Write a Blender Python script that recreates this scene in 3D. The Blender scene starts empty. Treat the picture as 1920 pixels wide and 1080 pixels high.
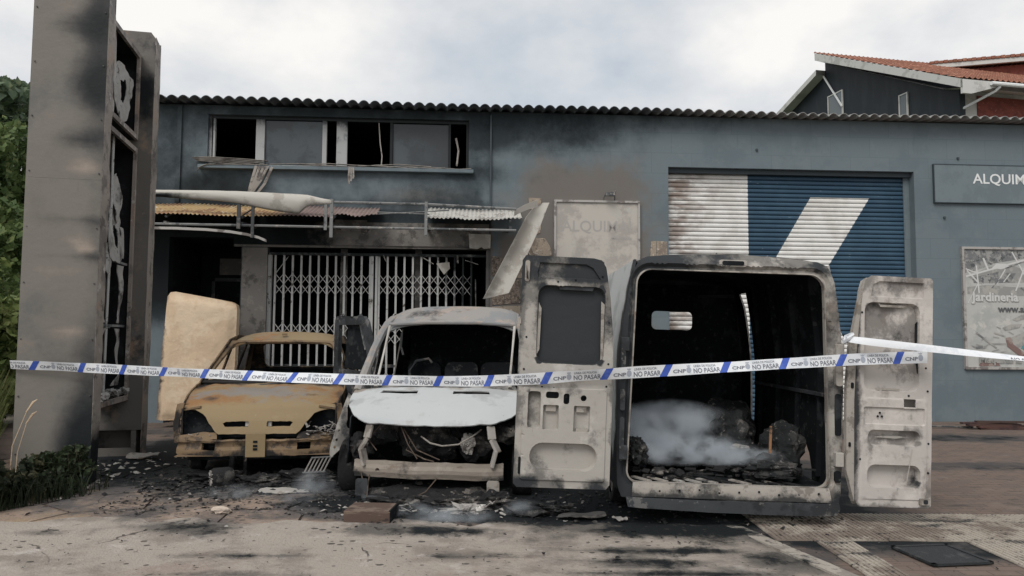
import bpy, bmesh, math, random
import numpy as np
from mathutils import Vector, Matrix, noise
from mathutils.geometry import delaunay_2d_cdt

R = math.radians
scene = bpy.context.scene
C = scene.collection
random.seed(7)

# ------------------------------------------------------------------ camera
cam_data = bpy.data.cameras.new('camera')
cam_data.sensor_width = 36.0
cam_data.lens = 36.0 * 1400 / 1920
cam_data.clip_start = 0.05
cam_data.clip_end = 2000
cam = bpy.data.objects.new('camera', cam_data)
C.objects.link(cam)
cam.matrix_world = Matrix.Translation((0, 0, 1.6)) @ (Matrix.Rotation(R(93.76), 4, 'X') @ Matrix.Rotation(R(0.33), 4, 'Z'))
scene.camera = cam

# ------------------------------------------------------------------ sky and light
SUN_EL, SUN_AZ = 48.0, 205.0            # behind the camera and a little to the left, behind cloud
world = bpy.data.worlds.new('World')
scene.world = world
world.use_nodes = True
wn, wl = world.node_tree.nodes, world.node_tree.links
wn.clear()
w_out = wn.new('ShaderNodeOutputWorld')
w_bg = wn.new('ShaderNodeBackground')
w_bg.inputs['Strength'].default_value = 0.115
w_sky = wn.new('ShaderNodeTexSky')
w_sky.sky_type = 'NISHITA'
w_sky.sun_disc = False
w_sky.sun_elevation = R(SUN_EL)
w_sky.sun_rotation = R(SUN_AZ)
w_tc = wn.new('ShaderNodeTexCoord')
w_map = wn.new('ShaderNodeMapping')
w_map.inputs['Scale'].default_value = (1.0, 1.0, 1.7)
w_map.inputs['Location'].default_value = (0.35, 0.1, 0.0)
w_n = wn.new('ShaderNodeTexNoise')
w_n.inputs['Scale'].default_value = 2.6
w_n.inputs['Detail'].default_value = 7
w_n.inputs['Roughness'].default_value = 0.53
w_r = wn.new('ShaderNodeValToRGB')
e = w_r.color_ramp.elements
e[0].position, e[0].color = 0.36, (3.6, 3.95, 4.35, 1)
e[1].position, e[1].color = 0.62, (6.8, 6.6, 6.3, 1)
m_ = e.new(0.5); m_.color = (5.2, 5.25, 5.3, 1)
w_mix = wn.new('ShaderNodeMix')
w_mix.data_type = 'RGBA'
w_mix.inputs[0].default_value = 0.93
wl.new(w_tc.outputs['Generated'], w_map.inputs['Vector'])
wl.new(w_map.outputs['Vector'], w_n.inputs['Vector'])
wl.new(w_n.outputs['Fac'], w_r.inputs['Fac'])
wl.new(w_sky.outputs['Color'], w_mix.inputs[6])
wl.new(w_r.outputs['Color'], w_mix.inputs[7])
wl.new(w_mix.outputs[2], w_bg.inputs['Color'])
wl.new(w_bg.outputs['Background'], w_out.inputs['Surface'])

sun_data = bpy.data.lights.new('sun', 'SUN')
sun_data.energy = 1.5
sun_data.angle = R(28)
sun_data.color = (1.0, 0.96, 0.9)
sun = bpy.data.objects.new('sun', sun_data)
C.objects.link(sun)
az = R(SUN_AZ)
sdir = Vector((math.sin(az) * math.cos(R(SUN_EL)), math.cos(az) * math.cos(R(SUN_EL)), math.sin(R(SUN_EL))))
sun.rotation_euler = (-sdir).to_track_quat('-Z', 'Y').to_euler()

scene.view_settings.view_transform = 'Standard'
scene.view_settings.look = 'None'
scene.view_settings.exposure = 0.4
scene.view_settings.gamma = 1.0
scene.view_settings.use_curve_mapping = False
scene.render.engine = 'CYCLES'
scene.cycles.use_denoising = True
scene.cycles.max_bounces = 6
scene.cycles.volume_bounces = 3
scene.cycles.volume_step_rate = 2.0

# ------------------------------------------------------------------ helpers
def smooth(a, b, x):
    t = (x - a) / (b - a)
    t = 0.0 if t < 0 else 1.0 if t > 1 else t
    return t * t * (3 - 2 * t)

def g2(x, y, cx, cy, rx, ry):
    return math.exp(-((x - cx) / rx) ** 2 - ((y - cy) / ry) ** 2)

def nz(x, y, z=0.0, s=1.0):
    return noise.noise(Vector((x * s, y * s, z * s)))

def inside(pts, poly):
    x, y = pts[:, 0], pts[:, 1]
    r = np.zeros(len(pts), bool)
    n = len(poly)
    j = n - 1
    for i in range(n):
        xi, yi = poly[i]; xj, yj = poly[j]
        if yi != yj:
            c = ((yi > y) != (yj > y)) & (x < (xj - xi) * (y - yi) / (yj - yi) + xi)
            r ^= c
        j = i
    return r

def rr(x0, z0, x1, z1, r=0.05, n=5):
    r = min(r, (x1 - x0) / 2.01, (z1 - z0) / 2.01)
    out = []
    for cx, cz, a0 in ((x1 - r, z0 + r, -90), (x1 - r, z1 - r, 0), (x0 + r, z1 - r, 90), (x0 + r, z0 + r, 180)):
        for k in range(n + 1):
            a = R(a0 + 90 * k / n)
            out.append((cx + r * math.cos(a), cz + r * math.sin(a)))
    return out

def shrink(poly, d):
    # inset of a convex-ish loop towards its centre, per axis
    xs = [p[0] for p in poly]; ys = [p[1] for p in poly]
    cx, cy = (min(xs) + max(xs)) / 2, (min(ys) + max(ys)) / 2
    hx, hy = (max(xs) - min(xs)) / 2, (max(ys) - min(ys)) / 2
    return [(cx + (x - cx) * (hx - d) / hx, cy + (y - cy) * (hy - d) / hy) for x, y in poly]

def rag(loop, amp, step, seed=0.0):
    # densify a loop and make its edge uneven, as burnt or torn metal
    out = []
    for i in range(len(loop)):
        a, b = Vector(loop[i]), Vector(loop[(i + 1) % len(loop)])
        n = max(1, int((b - a).length / step)); d = (b - a).normalized() if (b - a).length > 1e-6 else Vector((1, 0)); p = Vector((-d.y, d.x))
        for k in range(n):
            q = a.lerp(b, k / n)
            out.append(tuple(q + p * amp * (noise.noise(Vector((q.x * 9 + seed, q.y * 9, seed))) + .6 * noise.noise(Vector((q.x * 31, q.y * 31 + seed, seed))))))
    return out

def triangulate(outline, holes=(), creases=(), res=0.05):
    pts, edges, seen = [], [], {}
    def add(p):
        k = (round(p[0] / 1e-4), round(p[1] / 1e-4))
        if k not in seen:
            seen[k] = len(pts); pts.append((float(p[0]), float(p[1])))
        return seen[k]
    for loop in [outline] + list(holes) + list(creases):
        n = len(loop)
        for i in range(n):
            a, b = loop[i], loop[(i + 1) % n]
            d = math.dist(a, b)
            m = max(1, int(math.ceil(d / (res * 1.2))))
            last = add(a)
            for k in range(1, m + 1):
                t = k / m
                q = add((a[0] + (b[0] - a[0]) * t, a[1] + (b[1] - a[1]) * t))
                if q != last: edges.append((last, q))
                last = q
    arr = np.array(pts)
    x0, y0 = arr.min(0); x1, y1 = arr.max(0)
    gx, gy = np.meshgrid(np.arange(x0 + res * .5, x1, res), np.arange(y0 + res * .5, y1, res))
    gx = gx + (np.arange(gx.shape[0]) % 2)[:, None] * res * .5
    grid = np.stack([gx.ravel(), gy.ravel()], 1)
    if len(grid):
        ok = inside(grid, outline)
        for h in holes: ok &= ~inside(grid, h)
        grid = grid[ok]
        cell = {}
        for p in pts: cell.setdefault((int(p[0] // res), int(p[1] // res)), []).append(p)
        lim = (res * .45) ** 2
        for p in grid:
            ci, cj = int(p[0] // res), int(p[1] // res)
            good = True
            for i in (ci - 1, ci, ci + 1):
                for j in (cj - 1, cj, cj + 1):
                    for q in cell.get((i, j), ()):
                        if (q[0] - p[0]) ** 2 + (q[1] - p[1]) ** 2 < lim: good = False
            if good: pts.append((float(p[0]), float(p[1])))
    res_ = delaunay_2d_cdt([Vector(p) for p in pts], edges, [], 0, 1e-6)
    v = np.array([(p[0], p[1]) for p in res_[0]])
    f = [tuple(t) for t in res_[2]]
    cen = np.array([v[list(t)].mean(0) for t in f])
    keep = inside(cen, outline)
    for h in holes: keep &= ~inside(cen, h)
    f = [t for t, k in zip(f, keep) if k]
    used = sorted({i for t in f for i in t})
    idx = {o: i for i, o in enumerate(used)}
    return v[used], [tuple(idx[i] for i in t) for t in f]

def put(o, parent=None, loc=None, rot=None):
    C.objects.link(o)
    if parent is not None: o.parent = parent
    if loc is not None: o.location = loc
    if rot is not None: o.rotation_euler = rot
    return o

def tag(o, label=None, cat=None, group=None, kind=None):
    if label: o['label'] = label
    if cat: o['category'] = cat
    if group: o['group'] = group
    if kind: o['kind'] = kind
    return o

def thing(name, label, cat, loc=(0, 0, 0), rot=(0, 0, 0), group=None):
    return tag(put(bpy.data.objects.new(name, None), None, loc, rot), label, cat, group)

def mesh_obj(name, verts, faces, mat, parent=None, smoothed=False, loc=None, rot=None):
    me = bpy.data.meshes.new(name)
    me.from_pydata([tuple(v) for v in verts], [], faces)
    if mat: me.materials.append(mat)
    if smoothed:
        me.shade_smooth(); me.set_sharp_from_angle(angle=R(38))
    me.update()
    return put(bpy.data.objects.new(name, me), parent, loc, rot)

def sheet(name, outline, mat, parent=None, fn=None, holes=(), creases=(), res=0.05, thick=0.0, attr=None, smoothed=True,
          flip=False, loc=None, rot=None, inner=None):
    v2, faces = triangulate(outline, holes, creases, res)
    fn = fn or (lambda u, v: (u, 0.0, v))
    v3 = [fn(float(p[0]), float(p[1])) for p in v2]
    if flip: faces = [t[::-1] for t in faces]
    o = mesh_obj(name, v3, faces, mat, parent, smoothed, loc, rot)
    for k, f in (attr or {}).items():
        a = o.data.attributes.new(k, 'FLOAT', 'POINT')
        a.data.foreach_set('value', [float(f(float(p[0]), float(p[1]))) for p in v2])
    if thick:
        me = o.data
        ei = np.empty(len(me.loops), np.int32); me.loops.foreach_get('edge_index', ei)
        border = np.bincount(ei, minlength=len(me.edges)) == 1
        se = me.attributes.get('sharp_edge') or me.attributes.new('sharp_edge', 'BOOLEAN', 'EDGE')
        cur = np.empty(len(me.edges), bool); se.data.foreach_get('value', cur); se.data.foreach_set('value', cur | border)
        m = o.modifiers.new('solid', 'SOLIDIFY')
        m.thickness = thick; m.offset = -1
        if inner: o.data.materials.append(inner); m.material_offset = 1
    return o

class MB:
    """collects simple solids; build() links them as one mesh object"""
    def __init__(s): s.v, s.f = [], []
    def add(s, vs, fs):
        k = len(s.v); s.v += [tuple(v) for v in vs]; s.f += [tuple(i + k for i in f) for f in fs]; return s
    def box(s, x0, y0, z0, x1, y1, z1, m=None):
        vs = [Vector((x, y, z)) for z in (z0, z1) for y in (y0, y1) for x in (x0, x1)]
        if m is not None: vs = [m @ v for v in vs]
        return s.add(vs, [(0, 2, 3, 1), (4, 5, 7, 6), (0, 1, 5, 4), (2, 6, 7, 3), (0, 4, 6, 2), (1, 3, 7, 5)])
    def bar(s, a, b, w, d=None, up=(0, 0, 1)):
        a, b = Vector(a), Vector(b); d = d or w
        t = (b - a).normalized(); u = Vector(up)
        if abs(t.dot(u)) > .98: u = Vector((0, 1, 0))
        x = t.cross(u).normalized(); y = x.cross(t)
        vs = [p + x * i * w / 2 + y * j * d / 2 for p in (a, b) for i, j in ((-1, -1), (1, -1), (1, 1), (-1, 1))]
        return s.add(vs, [(3, 2, 1, 0), (4, 5, 6, 7), (0, 1, 5, 4), (1, 2, 6, 5), (2, 3, 7, 6), (3, 0, 4, 7)])
    def tube(s, path, r, n=7, caps=True):
        path = [Vector(p) for p in path]; rs = r if isinstance(r, (list, tuple)) else [r] * len(path)
        rings = []
        ref = Vector((0.13, 0.21, 1)).normalized()
        for i, p in enumerate(path):
            t = (path[min(i + 1, len(path) - 1)] - path[max(i - 1, 0)]).normalized()
            x = t.cross(ref)
            if x.length < 1e-3: x = t.cross(Vector((1, 0, 0)))
            x.normalize(); y = t.cross(x)
            rings.append([p + (x * math.cos(2 * math.pi * k / n) + y * math.sin(2 * math.pi * k / n)) * rs[i] for k in range(n)])
        vs = [q for r_ in rings for q in r_]; fs = []
        for i in range(len(path) - 1):
            for k in range(n):
                fs.append((i * n + k, i * n + (k + 1) % n, (i + 1) * n + (k + 1) % n, (i + 1) * n + k))
        if caps: fs += [tuple(range(n))[::-1], tuple((len(path) - 1) * n + k for k in range(n))]
        return s.add(vs, fs)
    def prism(s, poly, y0, y1):
        n = len(poly)
        vs = [(x, y0, z) for x, z in poly] + [(x, y1, z) for x, z in poly]
        fs = [tuple(range(n)), tuple(range(2 * n - 1, n - 1, -1))]
        fs += [(i, i + n, (i + 1) % n + n, (i + 1) % n) for i in range(n)]
        return s.add(vs, fs)
    def lathe(s, prof, n=20, m=None):
        # profile of (radius, along), axis = local x
        vs = []
        for r_, a in prof:
            for k in range(n):
                t = 2 * math.pi * k / n
                v = Vector((a, r_ * math.cos(t), r_ * math.sin(t)))
                vs.append(m @ v if m is not None else v)
        fs = []
        for i in range(len(prof) - 1):
            for k in range(n):
                fs.append((i * n + k, i * n + (k + 1) % n, (i + 1) * n + (k + 1) % n, (i + 1) * n + k))
        return s.add(vs, fs)
    def build(s, name, mat, parent=None, smoothed=False, bevel=0.0, loc=None, rot=None):
        o = mesh_obj(name, s.v, s.f, mat, parent, smoothed, loc, rot)
        if bevel:
            b = o.modifiers.new('bevel', 'BEVEL'); b.width = bevel; b.segments = 2; b.limit_method = 'ANGLE'
        return o

def lump(name, mat, parent, c, r, amp=0.35, seed=0.0, sub=3, fr=1.6):
    bm = bmesh.new()
    bmesh.ops.create_icosphere(bm, subdivisions=sub, radius=1)
    for v in bm.verts:
        d = 1 + amp * noise.fractal(v.co * fr + Vector((seed, seed * .7, seed * 1.3)), .9, 2.1, 4)
        v.co = Vector((v.co.x * r[0] * d, v.co.y * r[1] * d, v.co.z * r[2] * d))
    me = bpy.data.meshes.new(name); bm.to_mesh(me); bm.free()
    me.materials.append(mat)
    return put(bpy.data.objects.new(name, me), parent, c)

_text_cache = {}
def text_geo(body, size, bold=0.0, align='CENTER', shear=0.0):
    cu = bpy.data.curves.new('lettering', 'FONT')
    cu.body = body; cu.size = size; cu.align_x = align; cu.offset = bold; cu.shear = shear; cu.resolution_u = 3
    o = bpy.data.objects.new('lettering', cu); C.objects.link(o)
    bpy.context.view_layer.update()
    me = bpy.data.meshes.new_from_object(o.evaluated_get(bpy.context.evaluated_depsgraph_get()))
    vs = [v.co.copy() for v in me.vertices]; fs = [tuple(p.vertices) for p in me.polygons]
    bpy.data.objects.remove(o); bpy.data.curves.remove(cu); bpy.data.meshes.remove(me)
    return vs, fs

# ------------------------------------------------------------------ materials
def ramp(nt, sock, lo, hi):
    n = nt.nodes.new('ShaderNodeMapRange'); n.interpolation_type = 'SMOOTHSTEP'
    n.inputs['From Min'].default_value = lo; n.inputs['From Max'].default_value = hi
    nt.links.new(sock, n.inputs['Value']); return n.outputs['Result']

def mathn(nt, op, a, b=None, c=None):
    n = nt.nodes.new('ShaderNodeMath'); n.operation = op
    for i, x in enumerate((a, b, c)):
        if x is None: continue
        if isinstance(x, (int, float)): n.inputs[i].default_value = x
        else: nt.links.new(x, n.inputs[i])
    return n.outputs[0]

def mixc(nt, fac, a, b, mode='MIX'):
    n = nt.nodes.new('ShaderNodeMix'); n.data_type = 'RGBA'; n.blend_type = mode
    for i, x in ((0, fac), (6, a), (7, b)):
        if isinstance(x, (int, float)): n.inputs[i].default_value = x
        elif isinstance(x, tuple): n.inputs[i].default_value = (*x, 1)
        else: nt.links.new(x, n.inputs[i])
    return n.outputs[2]

def noisen(nt, vec, scale, detail=5, rough=.6, stretch=None):
    if stretch:
        m = nt.nodes.new('ShaderNodeMapping'); m.inputs['Scale'].default_value = stretch
        nt.links.new(vec, m.inputs['Vector']); vec = m.outputs['Vector']
    n = nt.nodes.new('ShaderNodeTexNoise'); n.inputs['Scale'].default_value = scale
    n.inputs['Detail'].default_value = detail; n.inputs['Roughness'].default_value = rough
    nt.links.new(vec, n.inputs['Vector'])
    return mathn(nt, 'MULTIPLY_ADD', n.outputs['Fac'], 1.75, -.375)

def new_mat(name):
    m = bpy.data.materials.new(name); m.use_nodes = True
    nt = m.node_tree
    b = nt.nodes['Principled BSDF']
    tc = nt.nodes.new('ShaderNodeTexCoord')
    return m, nt, b, tc

def mk(name, base, layers=(), attrs=(), rough=.85, metal=0.0, bump=None, coord='Object', spec=.3, hook=None, crisp=.5):
    """layers: (colour, scale, lo, hi[, amount[, stretch]]) noise patches; attrs: (attribute, colour, lo, hi, noise scale, noise amount)"""
    m, nt, b, tc = new_mat(name)
    if coord == 'World':
        vec = nt.nodes.new('ShaderNodeNewGeometry').outputs['Position']
    else: vec = tc.outputs[coord]
    col = mixc(nt, 0.0, base, base)
    over = hook(nt, vec, col) if hook else None
    if over is not None and not isinstance(over, tuple): col = over
    for L in layers:
        mid, half = (L[2] + L[3]) / 2, (L[3] - L[2]) / 2 * crisp
        f = ramp(nt, noisen(nt, vec, L[1], 10, .68, L[5] if len(L) > 5 else None), mid - half, mid + half)
        if len(L) > 4 and L[4] != 1: f = mathn(nt, 'MULTIPLY', f, L[4])
        col = mixc(nt, f, col, L[0])
    for A in attrs:
        a = nt.nodes.new('ShaderNodeAttribute'); a.attribute_name = A[0]
        n = mathn(nt, 'MULTIPLY', mathn(nt, 'SUBTRACT', noisen(nt, vec, A[4], 10, .72), .5), A[5] * 1.35)
        mid, half = (A[2] + A[3]) / 2, (A[3] - A[2]) / 2 * (crisp + 1) / 2
        f = ramp(nt, mathn(nt, 'ADD', a.outputs['Fac'], n), mid - half, mid + half)
        if len(A) > 6: f = mathn(nt, 'MULTIPLY', f, A[6])
        col = mixc(nt, f, col, A[1])
    if isinstance(over, tuple):
        for f in over: col = mixc(nt, mathn(nt, 'MULTIPLY', f, .85), col, (.05, .045, .04))
    nt.links.new(col, b.inputs['Base Color'])
    b.inputs['Roughness'].default_value = rough
    b.inputs['Metallic'].default_value = metal
    b.inputs['Specular IOR Level'].default_value = spec
    if bump:
        bn = nt.nodes.new('ShaderNodeBump'); bn.inputs['Strength'].default_value = bump[1]
        bn.inputs['Distance'].default_value = bump[2] if len(bump) > 2 else .01
        nt.links.new(noisen(nt, vec, bump[0], 6, .65), bn.inputs['Height'])
        nt.links.new(bn.outputs['Normal'], b.inputs['Normal'])
    return m

SOOT = (.006, .009, .011)
M = {}
def wall_hook(nt, vec, col):
    # very faint painted-over block joints
    mp = nt.nodes.new('ShaderNodeMapping'); mp.inputs['Rotation'].default_value = (R(-90), 0, 0)
    nt.links.new(vec, mp.inputs['Vector'])
    br = nt.nodes.new('ShaderNodeTexBrick')
    br.inputs['Scale'].default_value = 1.0; br.inputs['Brick Width'].default_value = .8; br.inputs['Row Height'].default_value = .4
    br.inputs['Mortar Size'].default_value = .006; br.inputs['Mortar Smooth'].default_value = .6
    br.inputs['Color1'].default_value = (1, 1, 1, 1); br.inputs['Color2'].default_value = (.93, .95, .95, 1)
    br.inputs['Mortar'].default_value = (.78, .8, .8, 1)
    nt.links.new(mp.outputs['Vector'], br.inputs['Vector'])
    return mixc(nt, 1.0, col, br.outputs['Color'], 'MULTIPLY')
WALLC = (.150, .184, .206)
M['wall'] = mk('painted_block_wall', WALLC, [((.125, .158, .178), .8, .35, .75), ((.18, .21, .225), 2.5, .55, .85, .4),
               ((.10, .125, .14), 7, .6, .9, .4, (1, 1, .2)), ((.17, .185, .19), 18, .62, .9, .4, (1.5, 1, .12)), ((.09, .10, .105), 1.6, .66, .95, .45, (1, 1, .5))],
               [('scorch', (.16, .142, .126), .05, .9, 1.3, .7, .9), ('soot', (.025, .035, .041), .1, .85, .9, .45), ('soot', SOOT, .55, 1.05, 1.4, .45)],
               rough=.8, bump=(60, .12, .004), hook=wall_hook)
M['wall_l'] = mk('painted_render_wall', WALLC, [((.125, .158, .178), .8, .35, .75), ((.10, .12, .135), 5, .55, .8, .4, (1, 1, .2))],
               [('scorch', (.17, .155, .145), .15, 1.0, 1.6, .5, .9), ('soot', (.025, .035, .041), .1, .85, .9, .45), ('soot', SOOT, .55, 1.05, 1.4, .45)],
               rough=.8, bump=(50, .12, .004))
M['black'] = mk('soot_black', (.010, .011, .013), [((.022, .024, .026), 3, .45, .8)], rough=.95, bump=(14, .4))
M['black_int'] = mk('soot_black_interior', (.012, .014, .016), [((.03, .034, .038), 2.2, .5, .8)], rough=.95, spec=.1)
M['char'] = mk('charred_debris', (.02, .02, .021), [((.08, .075, .07), 4, .5, .72), ((.24, .22, .2), 9, .62, .75, .7)], rough=.95, bump=(25, .8, .02))
M['ash'] = mk('pale_ash', (.36, .34, .32), [((.12, .11, .105), 6, .48, .7), ((.6, .58, .55), 11, .6, .75)], rough=.95, bump=(30, .7, .015))
M['foam'] = mk('white_foam', (.55, .58, .6), [((.3, .33, .36), 5, .5, .75)], rough=.9, bump=(12, .4))
M['rail'] = mk('sooty_grey_metal', (.20, .205, .205), [((.08, .085, .09), 3, .42, .68), ((.34, .31, .28), 8, .6, .75)], rough=.7)
M['rail_dark'] = mk('dark_scorched_metal', (.06, .065, .07), [((.16, .15, .14), 5, .5, .75)], rough=.75)
M['gate'] = mk('grey_gate_paint', (.47, .47, .46), [((.27, .255, .24), 2.5, .5, .9), ((.1, .085, .07), 6, .6, .78)], [('soot', SOOT, .4, 1.0, 3, .5)], rough=.6)
M['pvc'] = mk('grey_white_window_frame', (.36, .37, .37), [((.16, .17, .18), 2, .45, .75)], [('soot', SOOT, .3, 1.0, 3, .5)], rough=.5)
M['pane'] = mk('smoked_window_pane', (.06, .074, .085), [((.04, .048, .056), 1.5, .4, .7)], [('soot', (.03, .036, .042), .2, .9, 2, .4)], rough=.35, spec=.5)
M['plastic_strip'] = mk('melted_blind_plastic', (.38, .35, .32), [((.17, .15, .14), 5, .45, .7)], rough=.7)
M['cover'] = mk('scorched_white_awning_cover', (.48, .46, .42), [((.35, .325, .29), 2.5, .45, .75)], [('soot', SOOT, .35, 1.0, 2, .4)], rough=.6)
M['fibre_y'] = mk('yellowed_corrugated_fibreglass', (.5, .36, .19), [((.33, .2, .12), 2.2, .42, .66), ((.6, .52, .4), 5, .6, .75)], [('dirt', (.25, .19, .175), .3, .8, 3, .3)], rough=.7)
M['fibre_w'] = mk('ashen_corrugated_fibreglass', (.5, .49, .46), [((.3, .28, .26), 4, .45, .7)], rough=.8)
M['concrete_sooty'] = mk('sooty_concrete', (.17, .16, .15), [((.09, .085, .08), 2, .4, .7), ((.22, .2, .18), 6, .55, .75)], [('soot', SOOT, .3, .9, 2, .5)], rough=.9, bump=(30, .3))
M['block'] = mk('exposed_beige_block', (.33, .275, .22), [((.22, .18, .15), 4, .45, .7), ((.5, .43, .36), 9, .55, .7), ((.16, .13, .11), 14, .64, .75)], rough=.95, bump=(40, .6, .01))
M['block_rough'] = mk('rough_stone_rubble', (.24, .195, .16), [((.13, .105, .09), 18, .45, .6), ((.36, .3, .25), 30, .55, .7)], rough=.95, bump=(45, .9, .02))
M['roof'] = mk('fibre_cement_roof', (.10, .115, .13), [((.06, .07, .08), 2, .4, .7)], [('pale', (.25, .25, .245), .2, .8, 2, .3)], rough=.85)
M['soffit'] = mk('dark_soffit', (.05, .06, .068), rough=.9)
M['board'] = mk('faded_sign_board', (.47, .44, .40), [((.36, .335, .31), 1.1, .4, .68), ((.43, .44, .41), 1.7, .6, .85), ((.15, .13, .12), 26, .84, .88, .7)], rough=.6)
M['alu'] = mk('sooty_aluminium', (.42, .40, .38), [((.2, .18, .17), 4, .45, .7)], rough=.5, metal=.3)
M['faint'] = mk('faded_lettering', (.37, .35, .33), rough=.7)
M['sign_panel'] = mk('blue_grey_sign_panel', (.155, .192, .212), [((.135, .168, .188), 1.2, .4, .7)], rough=.45)
M['white'] = mk('white_paint', (.72, .74, .74), rough=.5)
M['sign_edge'] = mk('dark_sign_edge', (.05, .065, .075), rough=.6)
# ------------------------------------------------------------------ ground
def soot_shade_ground(x, y):  # fire soot; the black under the vehicles also paints in their contact shade
    v = .34 * smooth(-5.2, -4.2, x) * smooth(4.6, 3.0, x) * smooth(6.1, 6.9, y) * smooth(13.5, 11.5, y)
    v = max(v, 1.5 * g2(x, y, -2.9, 10.0, 1.7, 2.2))
    v = max(v, 1.25 * g2(x, y, -2.3, 8.5, 1.6, .75))
    v = max(v, 1.6 * g2(x, y, -.75, 8.9, 1.35, 1.95))
    v = max(v, 1.35 * g2(x, y, -.9, 7.25, 1.15, .62))
    v = max(v, 1.7 * g2(x, y, 1.7, 8.6, 1.9, 2.1))
    v = max(v, 1.8 * g2(x, y, .55, 7.0, 1.4, .50))
    v = max(v, 1.8 * g2(x, y, 1.9, 6.85, 1.6, .42))
    v = max(v, 1.0 * g2(x, y, 2.6, 6.55, .9, .22))
    v = max(v, .85 * g2(x, y, 3.2, 6.5, .9, .4))
    v = max(v, 1.2 * g2(x, y, -4.4, 10.2, 1.1, 2.2))
    v = max(v, .95 * g2(x, y, -3.9, 8.6, .6, .9))
    v = max(v, .5 * g2(x, y, -3.4, 7.6, .9, .45))
    v = max(v, 1.0 * g2(x, y, -1.4, 12.6, 4.5, 1.6))
    v = max(v, 1.0 * g2(x, y, 1.4, 6.3, 1.0, .25))
    v = max(v, .80 * g2(x, y, 2.9, 6.05, 1.2, .35))
    v = max(v, .72 * g2(x, y, 3.8, 5.75, .8, .4))
    v = max(v, .72 * g2(x, y, 1.1, 5.75, .8, .14))
    v = max(v, .62 * g2(x, y, -2.6, 6.3, .5, .30))
    v = max(v, .6 * g2(x, y, -.7, 6.25, 1.0, .22))
    v = max(v, .55 * g2(x, y, -3.9, 6.15, .5, .07))
    v = max(v, .55 * g2(x, y, -2.1, 5.15, 1.0, .06))
    v = max(v, .6 * g2(x, y, 2.0, 5.5, .5, .3))
    v = max(v, .6 * g2(x, y, 6.8, 12.3, 3.2, .55))
    v = max(v, .42 * g2(x, y, 6.0, 9.6, 2.2, .5))
    v = max(v, .66 * g2(x, y, 1.0, 5.45, .7, .16))
    v = max(v, .66 * g2(x, y, 1.25, 5.2, 1.0, .13))
    v = max(v, .5 * g2(x, y, -1.8, 5.55, .7, .10))
    v = max(v, .5 * g2(x, y, -.2, 5.6, .9, .08))
    return v * 1.15

def road_hook(nt, vec, col):
    ns = nt.nodes.new('ShaderNodeTexNoise'); ns.inputs['Scale'].default_value = 1.4; ns.inputs['Detail'].default_value = 5
    nt.links.new(vec, ns.inputs['Vector'])
    ad = nt.nodes.new('ShaderNodeVectorMath'); ad.operation = 'MULTIPLY_ADD'; ad.inputs[1].default_value = (.55, .55, .55)
    nt.links.new(ns.outputs['Color'], ad.inputs[0]); nt.links.new(vec, ad.inputs[2])
    vo = nt.nodes.new('ShaderNodeTexVoronoi'); vo.feature = 'DISTANCE_TO_EDGE'; vo.inputs['Scale'].default_value = 1.15
    nt.links.new(ad.outputs[0], vo.inputs['Vector'])
    crack = mathn(nt, 'MULTIPLY', ramp(nt, vo.outputs['Distance'], .012, .004), ramp(nt, noisen(nt, vec, 1.7, 3), .60, .72))
    vp = nt.nodes.new('ShaderNodeTexVoronoi'); vp.inputs['Scale'].default_value = 13
    mp = nt.nodes.new('ShaderNodeMapping'); mp.inputs['Scale'].default_value = (1, 1.3, 1); nt.links.new(vec, mp.inputs['Vector']); nt.links.new(mp.outputs['Vector'], vp.inputs['Vector'])
    sp = nt.nodes.new('ShaderNodeSeparateColor'); nt.links.new(vp.outputs['Color'], sp.inputs[0])
    rad = mathn(nt, 'MULTIPLY', mathn(nt, 'POWER', sp.outputs[0], 3.2), .52)
    rad = mathn(nt, 'MULTIPLY', rad, ramp(nt, noisen(nt, vec, .9, 4), .15, .7))
    spot = ramp(nt, mathn(nt, 'SUBTRACT', vp.outputs['Distance'], mathn(nt, 'ADD', rad, mathn(nt, 'MULTIPLY', mathn(nt, 'SUBTRACT', noisen(nt, vec, 40, 3), .5), .12))), .0, -.06)
    return crack, spot
M['road'] = mk('worn_concrete_road', (.375, .33, .288), [((.265, .23, .20), 1.2, .38, .8), ((.50, .46, .42), 3.5, .5, .9, .7), ((.33, .265, .225), .7, .55, .75, .6),
               ((.16, .135, .115), 7, .66, .86, .6, (1, 1.8, 1)), ((.09, .08, .072), 22, .72, .84, .8, (1, 1.7, 1)), ((.46, .42, .36), 50, .65, .85, .35), ((.10, .09, .08), 2.3, .76, .9, .55, (.6, 2.4, 1))],
               [('soot', (.07, .066, .062), .12, .7, 1.3, .75, .8), ('soot', SOOT, .38, .85, 2.2, .85)], rough=.95, coord='World', bump=(38, .7, .02), hook=road_hook)
def paver_hook(nt, vec, col):
    br = nt.nodes.new('ShaderNodeTexBrick')
    br.inputs['Brick Width'].default_value = .2; br.inputs['Row Height'].default_value = .1; br.inputs['Scale'].default_value = 1
    br.inputs['Mortar Size'].default_value = .006; br.inputs['Mortar Smooth'].default_value = .3
    br.inputs['Color1'].default_value = (.165, .122, .10, 1); br.inputs['Color2'].default_value = (.13, .102, .088, 1)
    br.inputs['Mortar'].default_value = (.075, .06, .052, 1)
    nt.links.new(vec, br.inputs['Vector'])
    return mixc(nt, .9, col, br.outputs['Color'])
M['paver'] = mk('brown_block_paving', (.21, .155, .125), [((.13, .1, .085), 1.1, .5, .72, .7, (.5, 1.6, 1)), ((.20, .165, .14), 3, .55, .75, .5, (.6, 1.5, 1)), ((.05, .045, .04), 6, .62, .74, .7, (.45, 1.6, 1))],
               [('soot', (.05, .05, .052), .14, .66, 1.3, .75, .85), ('soot', SOOT, .38, .85, 2.4, .85)], rough=.9, coord='World', bump=(30, .3, .01), hook=paver_hook)
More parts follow.
